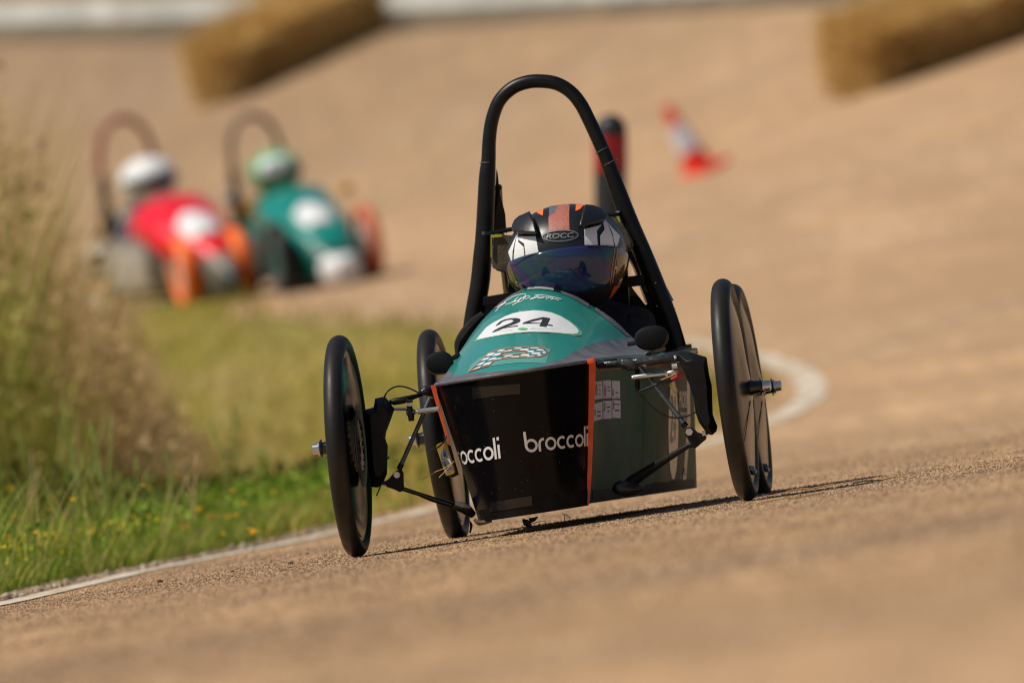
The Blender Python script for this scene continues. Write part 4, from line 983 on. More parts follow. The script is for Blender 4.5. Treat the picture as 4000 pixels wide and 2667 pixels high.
# ------------------------------------------------------------------ far cars
def frame_at(p, yaw):
    n = nrm(p.x, p.y); q = Vector((0, 0, 1)).rotation_difference(n).to_matrix().to_4x4()
    return Matrix.Translation(p) @ q @ Matrix.Rotation(math.radians(yaw), 4, 'Z')
def loft(name, secs, m, parent, n=20, e=3.2, caps=True):
    V = []; F = []
    for (Y, hw, zt2, zb2) in secs:
        for k in range(n):
            t = 2*math.pi*k/n; c_, s_ = math.cos(t), math.sin(t); r = (abs(c_)**e+abs(s_)**e)**(-1/e)
            V.append((hw*c_*r, Y, (zt2+zb2)/2+(zt2-zb2)/2*s_*r))
    for i in range(len(secs)-1):
        for k in range(n): F.append((i*n+k, i*n+(k+1) % n, (i+1)*n+(k+1) % n, (i+1)*n+k))
    if caps: F.append(tuple(range(n))[::-1]); F.append(tuple(range((len(secs)-1)*n, len(secs)*n)))
    return from_vf(name, V, F, m, parent)
def far_car(px, py, yaw, label, plabel, C, fw, rw, wr, scale=1.0, hx=0.0, steer=0.0):
    p = hit(px, py); mw = frame_at(p, yaw) @ Matrix.Diagonal((scale, scale, scale, 1))
    r = tag(empty('race_car', mw=mw), label, 'race car', 'small race cars on the banked track')
    nf = C.get('nar', 1.0); NS = lambda L: [(y, w*(nf if y < .1 else 1), a, b) for y, w, a, b in L]
    loft('hull', NS([(-.30, .05, .16, .05), (-.22, .13, .23, .02), (0, .19, .32, .03), (.5, .24, .40, .05), (1.0, .24, .40, .05), (1.45, .17, .36, .08)]), C['hull'], r)
    loft('cowl', NS([(-.24, .07, .20, .12), (-.1, .15, .31, .15), (.15, .20, .44, .2), (.42, .22, .56, .28), (.58, .20, .54, .3)]), C['cowl'], r, e=2.3)
    loft('nose_cap', NS([(-.34, .04, .13, .04), (-.30, .085, .165, .01), (-.24, .115, .19, .0), (-.20, .12, .20, .02)]), C['nose'], r)
    loft('number_panel', [(-.04, .07, .362, .28), (.02, .10, .396, .30), (.12, .11, .445, .34), (.18, .07, .468, .36)], M['hel_white'], r, e=2.2)
    for s in (-1, 1):
        box('side_pod', (s*.235, .55, .22), (.02, .55, .20), C['pod'], r)
    h = [(-.19, 1.0, .30), (-.185, 1.0, .66), (-.16, 1.0, .84), (-.10, 1.0, .935), (0, 1.0, .97), (.10, 1.0, .935), (.16, 1.0, .84), (.185, 1.0, .66), (.19, 1.0, .30)]
    h = [(x*.82, y, z) for x, y, z in h]
    hoop_ = tube('roll_hoop', h, .020, C['hoop'], r, 12, 4)
    hp_ = tube('hoop_padding', [(-.158, 1.0, .32), (-.154, 1.0, .60), (-.15, 1.0, .70)], .027, M['black_matt'], r, 12, 3)
    tube('hoop_padding', [(.158, 1.0, .32), (.154, 1.0, .60), (.15, 1.0, .70)], .027, M['black_matt'], r, 12, 3)
    box('bulkhead', (0, 1.0, .36), (.40, .02, .30), M['black_matt'], r)
    for (x, Y, rr, tm, dm) in ((-fw, 0, wr, C.get('ltyre', orange_ty), C.get('ldisc', C['disc'])), (fw, 0, wr, C['tyre'], C['disc']), (-rw, 1.15, wr, C['rtyre'], C['disc']), (rw, 1.15, wr, C['rtyre'], C['disc'])):
        w = lathe('wheel', [(-.012, rr*.82), (-.02, rr*.15), (.02, rr*.15), (.012, rr*.82)], dm, r, 32); w.location = (x, Y, rr); w.rotation_euler = (0, 0, math.radians(steer if Y == 0 else 0))
        lathe('tyre', [(-.027*math.sin(math.radians(a))*1.5, rr-.022+.022*math.cos(math.radians(a))) for a in range(-140, 141, 28)]+[(0, rr*.78)], tm, w, 40, 'X', None, True)
        tube('axle', [(0, 0, 0), (-x+math.copysign(.1, x), 0, .02)], .010, M['gun'], w, 8)
    for s in (-1, 1):
        loft('wing_mirror', [(.30, .01, .50, .48), (.31, .035, .52, .46), (.34, .035, .52, .46)], C['mirror'], r).location = (s*.28, 0, 0)
    # driver
    pr = tag(empty('person', mw=mw), plabel, 'person')
    hc = Vector((hx, .82, .64)); J, E = seated(hc, fingers=True, zsh=-.17, shoulder=.17)
    skin_body('body', J, E, C['suit'], pr)
    V, F = helmet_shell(hc, seg=28); hm = from_vf('helmet', V, F, C['helmet'], pr)
    loft('visor', [(-.174, .04, .02, -.03), (-.172, .085, .025, -.045), (-.10, .134, .03, -.04), (0, .139, .02, -.02)], M['black_gloss'], hm).location = hc
    if C.get('patch'):
        loft('helmet_patch', [(-.175, .04, .01, -.06), (-.170, .075, .02, -.08), (-.12, .10, .04, -.07)], C['patch'], hm).location = hc+Vector((-.03, 0, .05))
    loft('jacket', [(-.10, .13, -.20, -.34), (-.02, .17, -.16, -.36), (.07, .17, -.14, -.36)], C['jacket'], pr).location = hc
    return r
red = mat('bright_red_paint', (.80, .004, .02), .35, coat=.3); teal = mat('teal_paint', (.002, .22, .18), .3, coat=.4)
orange_ty = mat('orange_tyre', (1.0, .17, .012), .5); pale = mat('pale_plastic', (.55, .55, .50), .5)
CA = dict(nar=.55, hull=mat('dull_grey_hull', (.20, .17, .14), .5), cowl=red, nose=mat('dark_nose', (.03, .04, .035), .4), pod=mat('grey_pod', (.38, .35, .31), .5), hoop=mat('maroon_hoop', (.26, .05, .03), .5), tyre=orange_ty, rtyre=pale, disc=pale, mirror=pale,
          suit=mat('navy_suit', (.03, .03, .09), .8), helmet=M['hel_white'], jacket=mat('purple_jacket', (.045, .045, .11), .8))
far_car(499, 693, 20, 'blurred red and white race car with maroon roll hoop, far left', 'driver in navy with plain white helmet in the red car', CA, .145, .20, .175, 1.05, .03, -8)
CB = dict(ltyre=M['rubber'], ldisc=mat('grey_teal_disc', (.05, .12, .11), .5), hull=mat('dark_teal_paint', (.004, .10, .085), .4), cowl=teal, nose=M['hel_white'], pod=mat('dark_grey_green', (.05, .07, .06), .5), hoop=mat('brown_hoop', (.13, .08, .045), .5), tyre=mat('red_orange_tyre', (.55, .10, .03), .5), rtyre=M['rubber'], disc=pale, mirror=mat('orange_mirror', (.6, .3, .03), .5),
          suit=mat('olive_suit', (.06, .08, .03), .8), helmet=mat('green_helmet', (.04, .40, .16), .4), jacket=mat('olive_jacket', (.07, .10, .035), .8), patch=M['hel_white'])
far_car(760, 655, 17, 'blurred teal race car with white nose and brown roll hoop', 'driver with green and white helmet in the teal car', CB, .255, .12, .20, .95, .04, -4)

# ------------------------------------------------------------------ bollard, cone, bales, wall, hedge
b0 = hit(1402, 985); n_ = b0
bo = tag(empty('bollard', loc=b0), 'black round topped bollard with a red band standing behind the roll hoop', 'bollard')
hb = (985-262)/FPX*b0.y; rb_ = .5*74/FPX*b0.y
prof = [(0, rb_), (hb-rb_, rb_)]+[(hb-rb_+rb_*math.sin(t), rb_*math.cos(t)) for t in np.linspace(0, math.pi/2, 8)]
lathe('post', prof, M['post_black'], bo, 32, 'Z')
zb0, zb1 = hb-(395-262)/FPX*b0.y, hb-(312-262)/FPX*b0.y
lathe('red_band', [(zb0, rb_+.0005), (zb0, rb_+.003), (zb1, rb_+.003), (zb1, rb_+.0005)], M['post_red'], bo, 32, 'Z', None, True)

c0 = hit(1612, 398); cn = tag(empty('traffic_cone', mw=frame_at(c0, 20) @ Matrix.Rotation(math.radians(-14), 4, 'Y')), 'red and white traffic cone leaning on the slope right of the bollard', 'traffic cone')
k_ = c0.y/FPX; hh = 178*k_; rr_ = 38*k_
def cone_seg(n, t0, t1, m, e=0):
    f = lambda t: rr_*(1-.76*t)+e
    lathe(n, [(hh*t0, f(t0)), (hh*t1, f(t1))], m, cn, 28, 'Z')
box('base', (0, 0, .012), (rr_*3.1, rr_*3.1, .03), M['cone_red'], cn, None, .006)
cone_seg('cone_body', .02, .99, M['cone_red']); cone_seg('reflective_sleeve', .34, .72, M['reflective'], .004)
box('rubber_foot', (-rr_*1.5, 0, .008), (rr_*1.0, rr_*1.6, .03), mat('grey_rubber', (.10, .08, .06), .8), cn, None, .006)

def bale(p, ax_end, L, W_, Hh, label, seed):
    """p: lower front left corner on the slope; ax_end: point the long lower edge runs to"""
    r = random.Random(seed); ax = (ax_end-p).normalized(); n = nrm(p.x, p.y); dep = n.cross(ax).normalized(); n = ax.cross(dep).normalized()
    if n.z < 0: n = -n
    if dep.y < 0: dep = -dep
    mw = Matrix(((ax.x, dep.x, n.x, p.x), (ax.y, dep.y, n.y, p.y), (ax.z, dep.z, n.z, p.z), (0, 0, 0, 1)))
    mw = mw @ Matrix.Rotation(math.radians(17), 4, 'X') @ Matrix.Translation((0, 0, -.05))
    e = tag(empty('hay_bale', mw=mw), label, 'hay bale', 'hay bales lying on the banking')
    bm = bmesh.new(); bm_box(bm, (L/2, W_/2, Hh/2), (L, W_, Hh))
    bmesh.ops.subdivide_edges(bm, edges=bm.edges[:], cuts=9, use_grid_fill=True)
    for v in bm.verts:
        u = abs(v.co.x/L-.5)*2; w = abs(v.co.y/W_-.5)*2; q = abs(v.co.z/Hh-.5)*2; k = .05*(1-u**4)*.3
        cc = Vector((L/2, W_/2, Hh/2)); v.co = cc+(v.co-cc)*(1-.10*(u*w*q)**2-.03*(w*q)**4-.03*(u*q)**4-.03*(u*w)**4)
        pin = .012*math.exp(-((v.co.x-L*.3)/.02)**2)+.012*math.exp(-((v.co.x-L*.7)/.02)**2)
        v.co += (v.co-cc).normalized()*(r.uniform(-.012, .012)-pin)
    from_bm('straw_block', bm, M['bale'], e, True, 180)
    for f in (.3, .7):
        q = [(0, 0), (W_, 0), (W_, Hh), (0, Hh), (0, 0)]
        tube('twine', [(L*f, a*1.004-.001, max(.0, b_)*1.006) for a, b_ in q], .004, M['twine'], e, 6)
    n2 = 9000; g = np.random.default_rng(seed); P0 = g.uniform(0, 1, (n2, 3))*np.array([L, W_, Hh]); fc = g.integers(0, 5, n2)
    P0[fc == 0, 2] = Hh; P0[fc == 1, 1] = 0; P0[fc == 2, 0] = 0; P0[fc == 3, 0] = L; P0[fc == 4, 1] = 0
    d = g.normal(0, 1, (n2, 3)); d += (P0/np.array([L, W_, Hh])-.5)*2.2; d /= np.linalg.norm(d, axis=1)[:, None]; ln = g.uniform(.05, .19, n2)[:, None]
    s_ = np.cross(d, g.normal(0, 1, (n2, 3))); s_ /= np.linalg.norm(s_, axis=1)[:, None]; s_ *= .0055
    V = np.stack([P0-s_, P0+s_, P0+d*ln+s_*.5, P0+d*ln-s_*.5], 1).reshape(-1, 3); F = np.arange(len(V)).reshape(-1, 4)
    o = np_mesh('loose_straw', V, F, M['bale_stalk'], e); o['kind'] = 'stuff'
    return e
def at_depth(px, py, y): return Vector(((px-1176)/FPX*y, y, (784-py)/FPX*y))
pa = hit(545, 226); sc_ = pa.y/FPX
bale(pa, at_depth(885, 40, pa.y+.85), 1.45, .46, 128*sc_, 'hay bale at the top left in front of the white wall', 3)
pb = hit(2030, 205); sc_ = pb.y/FPX
bale(pb, at_depth(2400, 75, pb.y+.8), 1.15, .5, 150*sc_, 'hay bale at the top right, its left end rounded and frayed', 5)
pc = pb+(at_depth(2400, 75, pb.y+.8)-pb).normalized()*1.17
bale(pc, at_depth(2700, -50, pc.y+.2), 340*sc_, .5, 150*sc_, 'second hay bale touching the first one in the top right corner', 9)

# white wall and dark hedge on the crest
def wall_run():
    pts = []
    for px, py, y in ((-1300, 120, 119.0), (-400, 78, 113.5), (0, 58, 111.0), (300, 46, 109.0), (600, 38, 107), (900, 28, 105), (1200, 16, 103), (1500, 2, 101), (1900, -25, 99), (2400, -50, 97)):
        x = (px-1176)/FPX*y; pts.append(Vector((x, y, float(H(x, y)))))
    return pts
wp = [hit(px, py) for px, py in ((-250, 62), (0, 57), (300, 48), (600, 38), (900, 26), (1200, 12), (1500, -4), (1800, -22), (2200, -45))]
d_ = (wp[0]-wp[2]).normalized(); wp = [wp[0]+d_*6]+wp; d_ = (wp[-1]-wp[-3]).normalized(); wp = wp+[wp[-1]+d_*5]
for v in wp: v.z = float(H(v.x, v.y))
print('WALL', [tuple(round(c, 2) for c in v) for v in wp])
hw = 48/FPX*108
bm = bmesh.new(); prev = None
for v in smooth_path(wp, 6):
    v.z = float(H(v.x, v.y)); q = [bm.verts.new(v+Vector(o_)) for o_ in ((0, 0, -.2), (0, 0, hw), (.0, .25, hw), (0, .25, -.2))]
    if prev:
        for k in range(4): bm.faces.new((prev[k], prev[(k+1) % 4], q[(k+1) % 4], q[k]))
    prev = q
wall = tag(from_bm('low_wall', bm, M['wallpaint']), 'low whitewashed wall running along the crest of the banking', 'wall')
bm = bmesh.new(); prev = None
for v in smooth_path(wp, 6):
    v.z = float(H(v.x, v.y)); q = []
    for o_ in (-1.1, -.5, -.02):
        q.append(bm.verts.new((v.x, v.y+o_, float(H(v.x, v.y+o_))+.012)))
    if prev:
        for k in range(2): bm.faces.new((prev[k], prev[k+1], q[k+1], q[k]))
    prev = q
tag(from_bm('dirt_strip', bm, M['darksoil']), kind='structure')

# ------------------------------------------------------------------ plants
def blades(name, x, y, h, w, lean, m, parent=None, z0=0.0, base=None, levels=4):
    n = len(x); az = rng.uniform(0, 2*np.pi, n); la = rng.uniform(0, 2*np.pi, n); z = (H(x, y) if base is None else base)+z0
    t = np.linspace(0, 1, levels); V = np.zeros((n, levels, 2, 3))
    for i, tt in enumerate(t):
        cx = x+np.cos(la)*lean*h*tt**2; cy = y+np.sin(la)*lean*h*tt**2; cz = z+h*tt*(1-.15*lean*tt)
        ww = w*(1-.92*tt**1.4)/2
        V[:, i, 0] = np.stack([cx-np.cos(az)*ww, cy-np.sin(az)*ww, cz], -1); V[:, i, 1] = np.stack([cx+np.cos(az)*ww, cy+np.sin(az)*ww, cz], -1)
    V = V.reshape(-1, 3); base_i = np.arange(n)[:, None]*levels*2; F = []
    for i in range(levels-1): F.append(base_i+np.array([[2*i, 2*i+1, 2*i+3, 2*i+2]]))
    return np_mesh(name, V, np.stack(F, 1).reshape(-1, 4), m, parent)
def leaves(name, C_, size, m, parent=None, up=.3):
    n = len(C_); d = rng.normal(0, 1, (n, 3)); d[:, 2] = np.abs(d[:, 2])*.6+up; d /= np.linalg.norm(d, axis=1)[:, None]
    s = np.cross(d, rng.normal(0, 1, (n, 3))); s /= np.linalg.norm(s, axis=1)[:, None]; sz = np.asarray(size)[:, None] if np.ndim(size) else np.full((n, 1), size)
    V = np.stack([C_, C_+d*sz*.5+s*sz*.28, C_+d*sz, C_+d*sz*.5-s*sz*.28], 1).reshape(-1, 3)
    return np_mesh(name, V, np.arange(4*n).reshape(-1, 4), m, parent)
MG = dict(
 fresh=island_mat('fresh_grass', [(0, (.05, .10, .008)), (.35, (.18, .28, .02)), (.7, (.36, .44, .05)), (.88, (.55, .50, .15)), (1, (.70, .52, .24))], trans=.4),
 low=island_mat('low_herbs', [(0, (.05, .11, .006)), (.5, (.13, .25, .012)), (1, (.32, .42, .03))], trans=.35),
 meadow=island_mat('meadow_blades', [(0, (.11, .14, .008)), (.4, (.32, .28, .02)), (.75, (.52, .36, .07)), (1, (.55, .35, .15))], trans=.35),
 dry=island_mat('dry_stems', [(0, (.20, .20, .04)), (.3, (.42, .34, .10)), (.6, (.64, .43, .19)), (.85, (.76, .52, .28)), (1, (.55, .30, .20))], trans=.35),
 pale=island_mat('pale_pinkish_weeds', [(0, (.36, .28, .10)), (.4, (.60, .43, .19)), (.8, (.78, .56, .30)), (1, (.66, .42, .24))], trans=.45),
 olive=island_mat('olive_weeds', [(0, (.16, .18, .02)), (.5, (.34, .33, .05)), (1, (.52, .44, .14))], trans=.35),
 dark=island_mat('dark_herbs', [(0, (.04, .065, .006)), (.6, (.10, .12, .010)), (1, (.22, .18, .03))], trans=.3),
 leafy=island_mat('leafy_weed_leaves', [(0, (.06, .13, .008)), (.5, (.17, .31, .02)), (1, (.38, .52, .06))], trans=.4),
 yellow=island_mat('tiny_yellow', [(0, (.75, .52, .01)), (1, (.85, .70, .05))]),
)
def sample(n, y0, y1, d0, d1, pw=1.0):
    """points on the island at a distance d0..d1 (to the left) from its edge"""
    y = rng.uniform(y0, y1, n); d = d0+(d1-d0)*rng.uniform(0, 1, n)**pw; return edge(y)-d, y
def inview(x, y, m=.25): return np.abs(x) < y*.0376+m
def clump(n, y0, y1, d0, d1, pw=1.0, c=.0, m=.25):
    x, y = sample(n, y0, y1, d0, d1, pw); k = inview(x, y, m)
    nz = np.sin(x*7.3+np.sin(y*2.1)*2)*np.sin(y*3.1+x*4.7)+.5*np.sin(x*19+y*11)
    k &= (nz > c+rng.normal(0, .3, n)); return x[k], y[k]
def stuff(o, label, cat): return tag(o, label, cat, kind='stuff')
# near edge, in focus
x, y = clump(60000, 28.8, 40.5, .24, 1.6, 1.3, -1.0); h = rng.uniform(.03, .12, len(x))*(.6+.6*np.minimum(1, (edge(y)-x)*1.5)); stuff(blades('verge_grass', x, y, h, .0034, .5, MG['fresh']), 'short green grass at the road edge left of the sharp race car', 'grass')
x, y = clump(52000, 28.6, 39.5, .26, .95, 1.4, -.8); z = H(x, y)+rng.uniform(0, .085, len(x))*np.clip((edge(y)-x-.12)*4, .12, 1); stuff(leaves('low_herbs', np.stack([x, y, z], -1), rng.uniform(.006, .013, len(x)), MG['low']), 'low dark green leafy ground cover beside the gravel', 'ground cover')
x, y = clump(13000, 31.5, 42, .32, .95, 1.0, .25); z = H(x, y)+rng.uniform(0, .15, len(x)); stuff(leaves('leafy_weeds', np.stack([x, y, z], -1), rng.uniform(.014, .034, len(x)), MG['leafy']), 'leafy green weeds along the edge near the left front wheel', 'weeds')
x, y = clump(2600, 30.5, 37, .27, 1.3, 1.0, -.3); h = rng.uniform(.14, .36, len(x)); stuff(blades('tall_grass', x, y, h, .0048, .45, MG['fresh'], levels=6), 'tall thin grass blades rising above the verge', 'grass')
x, y = clump(7500, 31, 40, .60, 2.0, 1.0, -.6); h = rng.uniform(.08, .2, len(x)); stuff(blades('dry_grass', x, y, h, .0035, .6, MG['dry'], levels=5), 'dry straw coloured grass behind the green verge', 'grass')
x, y = clump(3500, 29.2, 37.0, .25, .9, 1.0, -.3); z = H(x, y)+rng.uniform(.05, .11, len(x)); stuff(leaves('tiny_flowers', np.stack([x, y, z+.02], -1)[:750], .0115, MG['yellow']), 'tiny yellow clover flowers scattered in the low green herbs', 'flowers')
# meadow between the cars
x, y = clump(30000, 37, 71.5, .12, 4.2, .8, -.9, .6); h = rng.uniform(.04, .13, len(x)); stuff(blades('meadow_grass', x, y, h, .009, .6, MG['meadow']), 'dry yellow green meadow grass on the island behind the race car', 'grass')
x, y = clump(7000, 40, 46, .75, 1.9, 1.0, .1, .5); z = H(x, y)+rng.uniform(0, .15, len(x)); stuff(leaves('dark_weeds', np.stack([x, y, z], -1), rng.uniform(.02, .05, len(x)), MG['dark']), 'darker green weeds in the meadow left of the race car', 'weeds')
# tall blurred weeds on the left
def tall(name, n, y0, y1, p0, p1, top, m, w, label, leafn, lm, ls):
    y = rng.uniform(y0, y1, n); px = rng.uniform(p0, p1, n); x = (px-1176)/FPX*y; hmax = np.interp(px, top[0], top[1]); h = hmax*rng.uniform(.45, 1.05, n)
    o = stuff(blades(name, x, y, h, w, .22, m, levels=5), label, 'weeds')
    if leafn:
        k = rng.integers(0, n, leafn); t = rng.uniform(.05, 1, leafn)**.8; C_ = np.stack([x[k]+rng.normal(0, .03, leafn), y[k]+rng.normal(0, .04, leafn), H(x[k], y[k])+h[k]*t], -1)
        lv = leaves('leaf_mass', C_, rng.uniform(ls*.5, ls, leafn), lm, o)
    return o
topc_ = ([-500, 0, 60, 150, 250, 330, 400, 460], [1.75, 1.6, 1.35, 1.05, .80, .52, .26, .06])
tall('tall_dry_weeds', 6500, 46, 54, -700, 450, topc_, MG['pale'], .011, 'tall brown and pink dry weeds filling the left edge, out of focus', 9000, MG['pale'], .07)
tall('tall_green_weeds', 1300, 44, 49, -700, 210, ([-500, 0, 120, 230], [1.55, 1.4, .85, .25]), MG['olive'], .010, 'tall olive green weeds at the far left edge, out of focus', 3500, MG['olive'], .06)
tall('dark_undergrowth', 800, 40, 43.5, -700, 430, ([-500, 0, 200, 330, 430], [.34, .31, .26, .18, .08]), MG['dark'], .012, 'dark undergrowth at the foot of the tall weeds', 9000, MG['dark'], .05)
# individual flowers, stalks and plants in the sharp zone
e5 = lambda cx, cy: (.3562*cx, 882+.3562*cy)
m_stem = mat('green_stem', (.10, .17, .03), .6); m_pet = mat('yellow_petal', (.90, .58, .01), .6); m_pet2 = mat('orange_petal', (.75, .25, .02), .6); m_cream = mat('cream_petal', (.62, .55, .32), .6); m_red = mat('red_orange_petal', (.75, .12, .04), .6)
def base_for(px, py, drop):
    for dd in (drop, drop*.85, drop*.7, drop*.55, drop*.4, drop*.25):
        g = hit(px, min(py+dd, 1500))
        if g.x < float(edge(g.y))-.12: return g
    return g
flw = [((68, 680), m_pet, 1.2, 'blurred yellow flower at the far left edge'), ((470, 748), m_pet, .9, 'bright yellow flower below the tallest grass stalks'), ((345, 738), m_pet2, .6, 'small orange bud left of the bright yellow flower'), ((545, 640), m_pet2, .6, 'orange flower highest among the tall stalks'), ((313, 812), m_pet, .6, 'small yellow flower right of the dark dock plant'),
       ((852, 762), m_pet, .9, 'yellow flower in the middle of the green verge beside a brown seed head'), ((925, 655), m_pet, .7, 'upper left of two pale yellow flowers behind the verge'), ((960, 668), m_pet, .6, 'right one of two pale yellow flowers behind the verge'), ((1040, 655), m_red, .6, 'small red flower behind the verge'), ((1100, 727), m_cream, 1.0, 'flat cream flower in mid verge'),
       ((1280, 812), m_pet, 1.4, 'large golden flower nearest the middle of the right cluster'), ((1360, 860), m_pet2, 1.2, 'flat orange flower just below the large golden one'), ((1188, 922), m_pet2, .9, 'orange flower low above the gravel edge'), ((1475, 855), m_pet, .9, 'left of a close pair of yellow flowers'), ((1522, 850), m_pet, .8, 'right of a close pair of yellow flowers'),
       ((1497, 692), m_pet, .9, 'yellow flower below the tall leafy weed'), ((1575, 770), m_pet, .9, 'yellow flower between the leafy weed and the wheel'), ((1645, 678), m_pet2, .9, 'orange flower nearest the left front wheel, upper one'), ((1632, 957), m_pet, 1.5, 'largest yellow flower low by the road edge near the wheel'), ((655, 818), m_pet, .5, 'tiny yellow flower deep in the left verge'), ((90, 868), m_red, 1.0, 'red orange flower at the left picture edge'), ((52, 980), m_pet2, .7, 'orange flower at the lower left edge'), ((1140, 590), m_pet2, 1.0, 'rusty orange seed head above the verge'), ((1440, 968), m_pet, .7, 'small yellow flower low by the gravel, right part'), ((1140, 122), m_cream, .8, 'cream flower head on the tallest thin stem'), ((963, 430), m_cream, .9, 'white flower head on a thin stem above the verge')]
flw += [((700, 905), m_pet, .9, 'yellow flower low in the left half of the verge above the gravel'), ((820, 950), m_pet, .8, 'yellow flower low at the gravel edge left of the reddish plant'), ((1760, 700), m_pet, .9, 'yellow flower among the broad leaved weeds near the wheel'), ((1930, 712), m_pet, 1.0, 'yellow green flower closest to the left front wheel'), ((600, 740), m_pet, .8, 'yellow flower under the second stalk tuft'), ((230, 960), m_pet, .8, 'yellow flower low beside the dark dock plant')]
for (cxy, pm, sz, lab) in flw:
    px, py = e5(*cxy); g = base_for(px, py, 300 if cxy[1] < 500 else 190); top = at_depth(px, py, g.y)
    f = tag(empty('wildflower', loc=g), lab, 'flower', 'wildflowers in the verge')
    rel = top-g; tube('stem', [(0, 0, 0), (rel.x*.3+random.uniform(-.01, .01), 0, rel.z*.5), (rel.x, 0, rel.z)], .0012, m_stem, f, 5, 3)
    bm = bmesh.new(); R_ = .0150*sz; ti = random.uniform(-.3, .3); npet = 11
    cv = bm.verts.new(rel+Vector((0, 0, .002)))
    for k in range(npet):
        a = 2*math.pi*k/npet; pp = [rel+Vector((R_*q*math.cos(a+da), R_*q*math.sin(a+da), R_*(zz+ti*math.cos(a)*q))) for q, da, zz in ((.25, -.2, .1), (.9, -.17, .42), (1.05, 0, .40), (.9, .17, .42), (.25, .2, .1))]
        bm.faces.new([bm.verts.new(v) for v in pp])
    r_ = bmesh.ops.create_icosphere(bm, subdivisions=1, radius=R_*.42, matrix=Matrix.Translation(rel+Vector((0, 0, R_*.1))) @ Matrix.Diagonal((1, 1, .8, 1)))
    from_bm('flower_head', bm, pm, f)
stk = [((390, 30), (500, 700), 'tallest green grass stalk in the left tuft'), ((375, 210), (480, 620), 'green stalk leaning left from the left tuft'), ((500, 240), (470, 640), 'green stalk standing straight in the left tuft'), ((570, 205), (680, 720), 'pale stalk leaning left in the second tuft'), ((687, 180), (560, 640), 'thin stalk leaning right across the second tuft'), ((722, 172), (690, 700), 'tall upright stalk at the right of the second tuft'), ((115, 310), (210, 700), 'leftmost tall green stalk'), ((198, 420), (215, 720), 'pinkish seed stalk near the left edge'), ((258, 530), (180, 760), 'tan curved seed head near the left edge'), ((878, 450), (870, 760), 'upright green stalk in mid verge'), ((755, 560), (800, 760), 'broad dark green blade in mid verge'), ((1060, 410), (1100, 640), 'pale blade leaning left behind the verge'), ((1340, 210), (1460, 560), 'arching pale blade left of the leafy weed'), ((1265, 420), (1250, 760), 'tan blade left of the leafy weed')]
mg1 = mat('stalk_green', (.26, .36, .08), .6, var=.2); mg2 = mat('stalk_tan', (.58, .38, .20), .7)
for tp, bs, lab in stk:
    tx, ty = e5(*tp); bx, by = e5(*bs); g = base_for(bx, by, 170); top = at_depth(tx, ty, g.y)-g; bb = at_depth(bx, by, g.y)-g
    mm = mg2 if ('tan' in lab or 'pink' in lab) else mg1
    f = tag(empty('grass_stalk', loc=g), lab, 'grass stalk', 'tall grass stalks in the verge')
    pts = [Vector((bb.x+.01*random.uniform(-1, 1), 0, 0)), bb.lerp(top, .15), bb.lerp(top, .62)+Vector((.004, 0, 0)), top]
    tube('stem', pts, [.0020, .0022, .0018, .0008], mm, f, 6, 4)
    tube('seed_head', [bb.lerp(top, .62), bb.lerp(top, .70)+Vector((.002, 0, 0)), bb.lerp(top, .85)+Vector((.001, 0, 0)), top], [.0018, .0038, .0030, .0006], mm, f, 6, 3)
    if random.random() < .8: tube('blade', [bb.lerp(top, .1), bb.lerp(top, .35)+Vector((random.uniform(-.03, .03), 0, 0)), bb.lerp(top, .5)+Vector((random.uniform(-.06, .06), 0, 0))], [.003, .0028, .0006], mm, f, 5, 3)
def weed(px, py0, py1, n, size, m, lab, seed, spread=.03):
    r = random.Random(seed); g = base_for(px, py1, 0.01) if False else hit(px, py1)
    top = at_depth(px, py0, g.y)-g; f = tag(empty('leafy_plant', loc=g), lab, 'plant')
    tube('stem', [(0, 0, 0), (top.x*.5+.006, 0, top.z*.5), top], .0022, m_stem, f, 6, 3)
    for k in range(n):
        t = .1+.9*k/(n-1); c = Vector((top.x*t, 0, top.z*t)); a = r.uniform(0, 6.28); L_ = size*r.uniform(.6, 1.1)*(1-.45*t)
        d = Vector((math.cos(a), math.sin(a)*.5, r.uniform(.1, .8))).normalized(); s_ = d.cross(Vector((0, -1, .2))).normalized()*L_*.34
        pts = [c, c+d*L_*.3+s_*.8, c+d*L_*.62+s_, c+d*L_*.85+s_*.45, c+d*L_, c+d*L_*.85-s_*.5, c+d*L_*.6-s_, c+d*L_*.3-s_*.7]
        from_vf('leaf', pts, [(0, 1, 2, 3, 4, 5, 6, 7)], m, f, False)
lg = mat('leaf_green', (.09, .22, .03), .5, var=.3, vscale=60); ldk = mat('dock_leaf_dark', (.06, .05, .025), .6, c2=(.12, .035, .02), vscale=40); ly = mat('leaf_bright', (.20, .36, .05), .5, var=.3, vscale=60)
weed(*[e5(1505, 0)[0], e5(0, 190)[1], e5(0, 760)[1]], 16, .045, lg, 'tall leafy green weed with a rounded top left of the wheel', 1)
weed(*[e5(1180, 0)[0], e5(0, 470)[1], e5(0, 800)[1]], 12, .040, lg, 'bright leafy weed in mid verge', 2)
weed(*[e5(1700, 0)[0], e5(0, 440)[1], e5(0, 800)[1]], 16, .050, ly, 'pale green broad leaved weed beside the left front wheel', 3)
weed(*[e5(1860, 0)[0], e5(0, 560)[1], e5(0, 820)[1]], 14, .045, lg, 'green broad leaved weed just left of the front wheel', 4)
weed(*[e5(2060, 0)[0], e5(0, 500)[1], e5(0, 800)[1]], 14, .045, ly, 'bright green weed touching the outline of the front wheel', 8)
weed(*[e5(215, 0)[0], e5(0, 700)[1], e5(0, 1100)[1]], 16, .045, ldk, 'dark red brown dock plant at the left', 5)
weed(*[e5(980, 0)[0], e5(0, 985)[1], e5(0, 1120)[1]], 7, .030, ldk, 'small reddish plant at the gravel edge', 6)

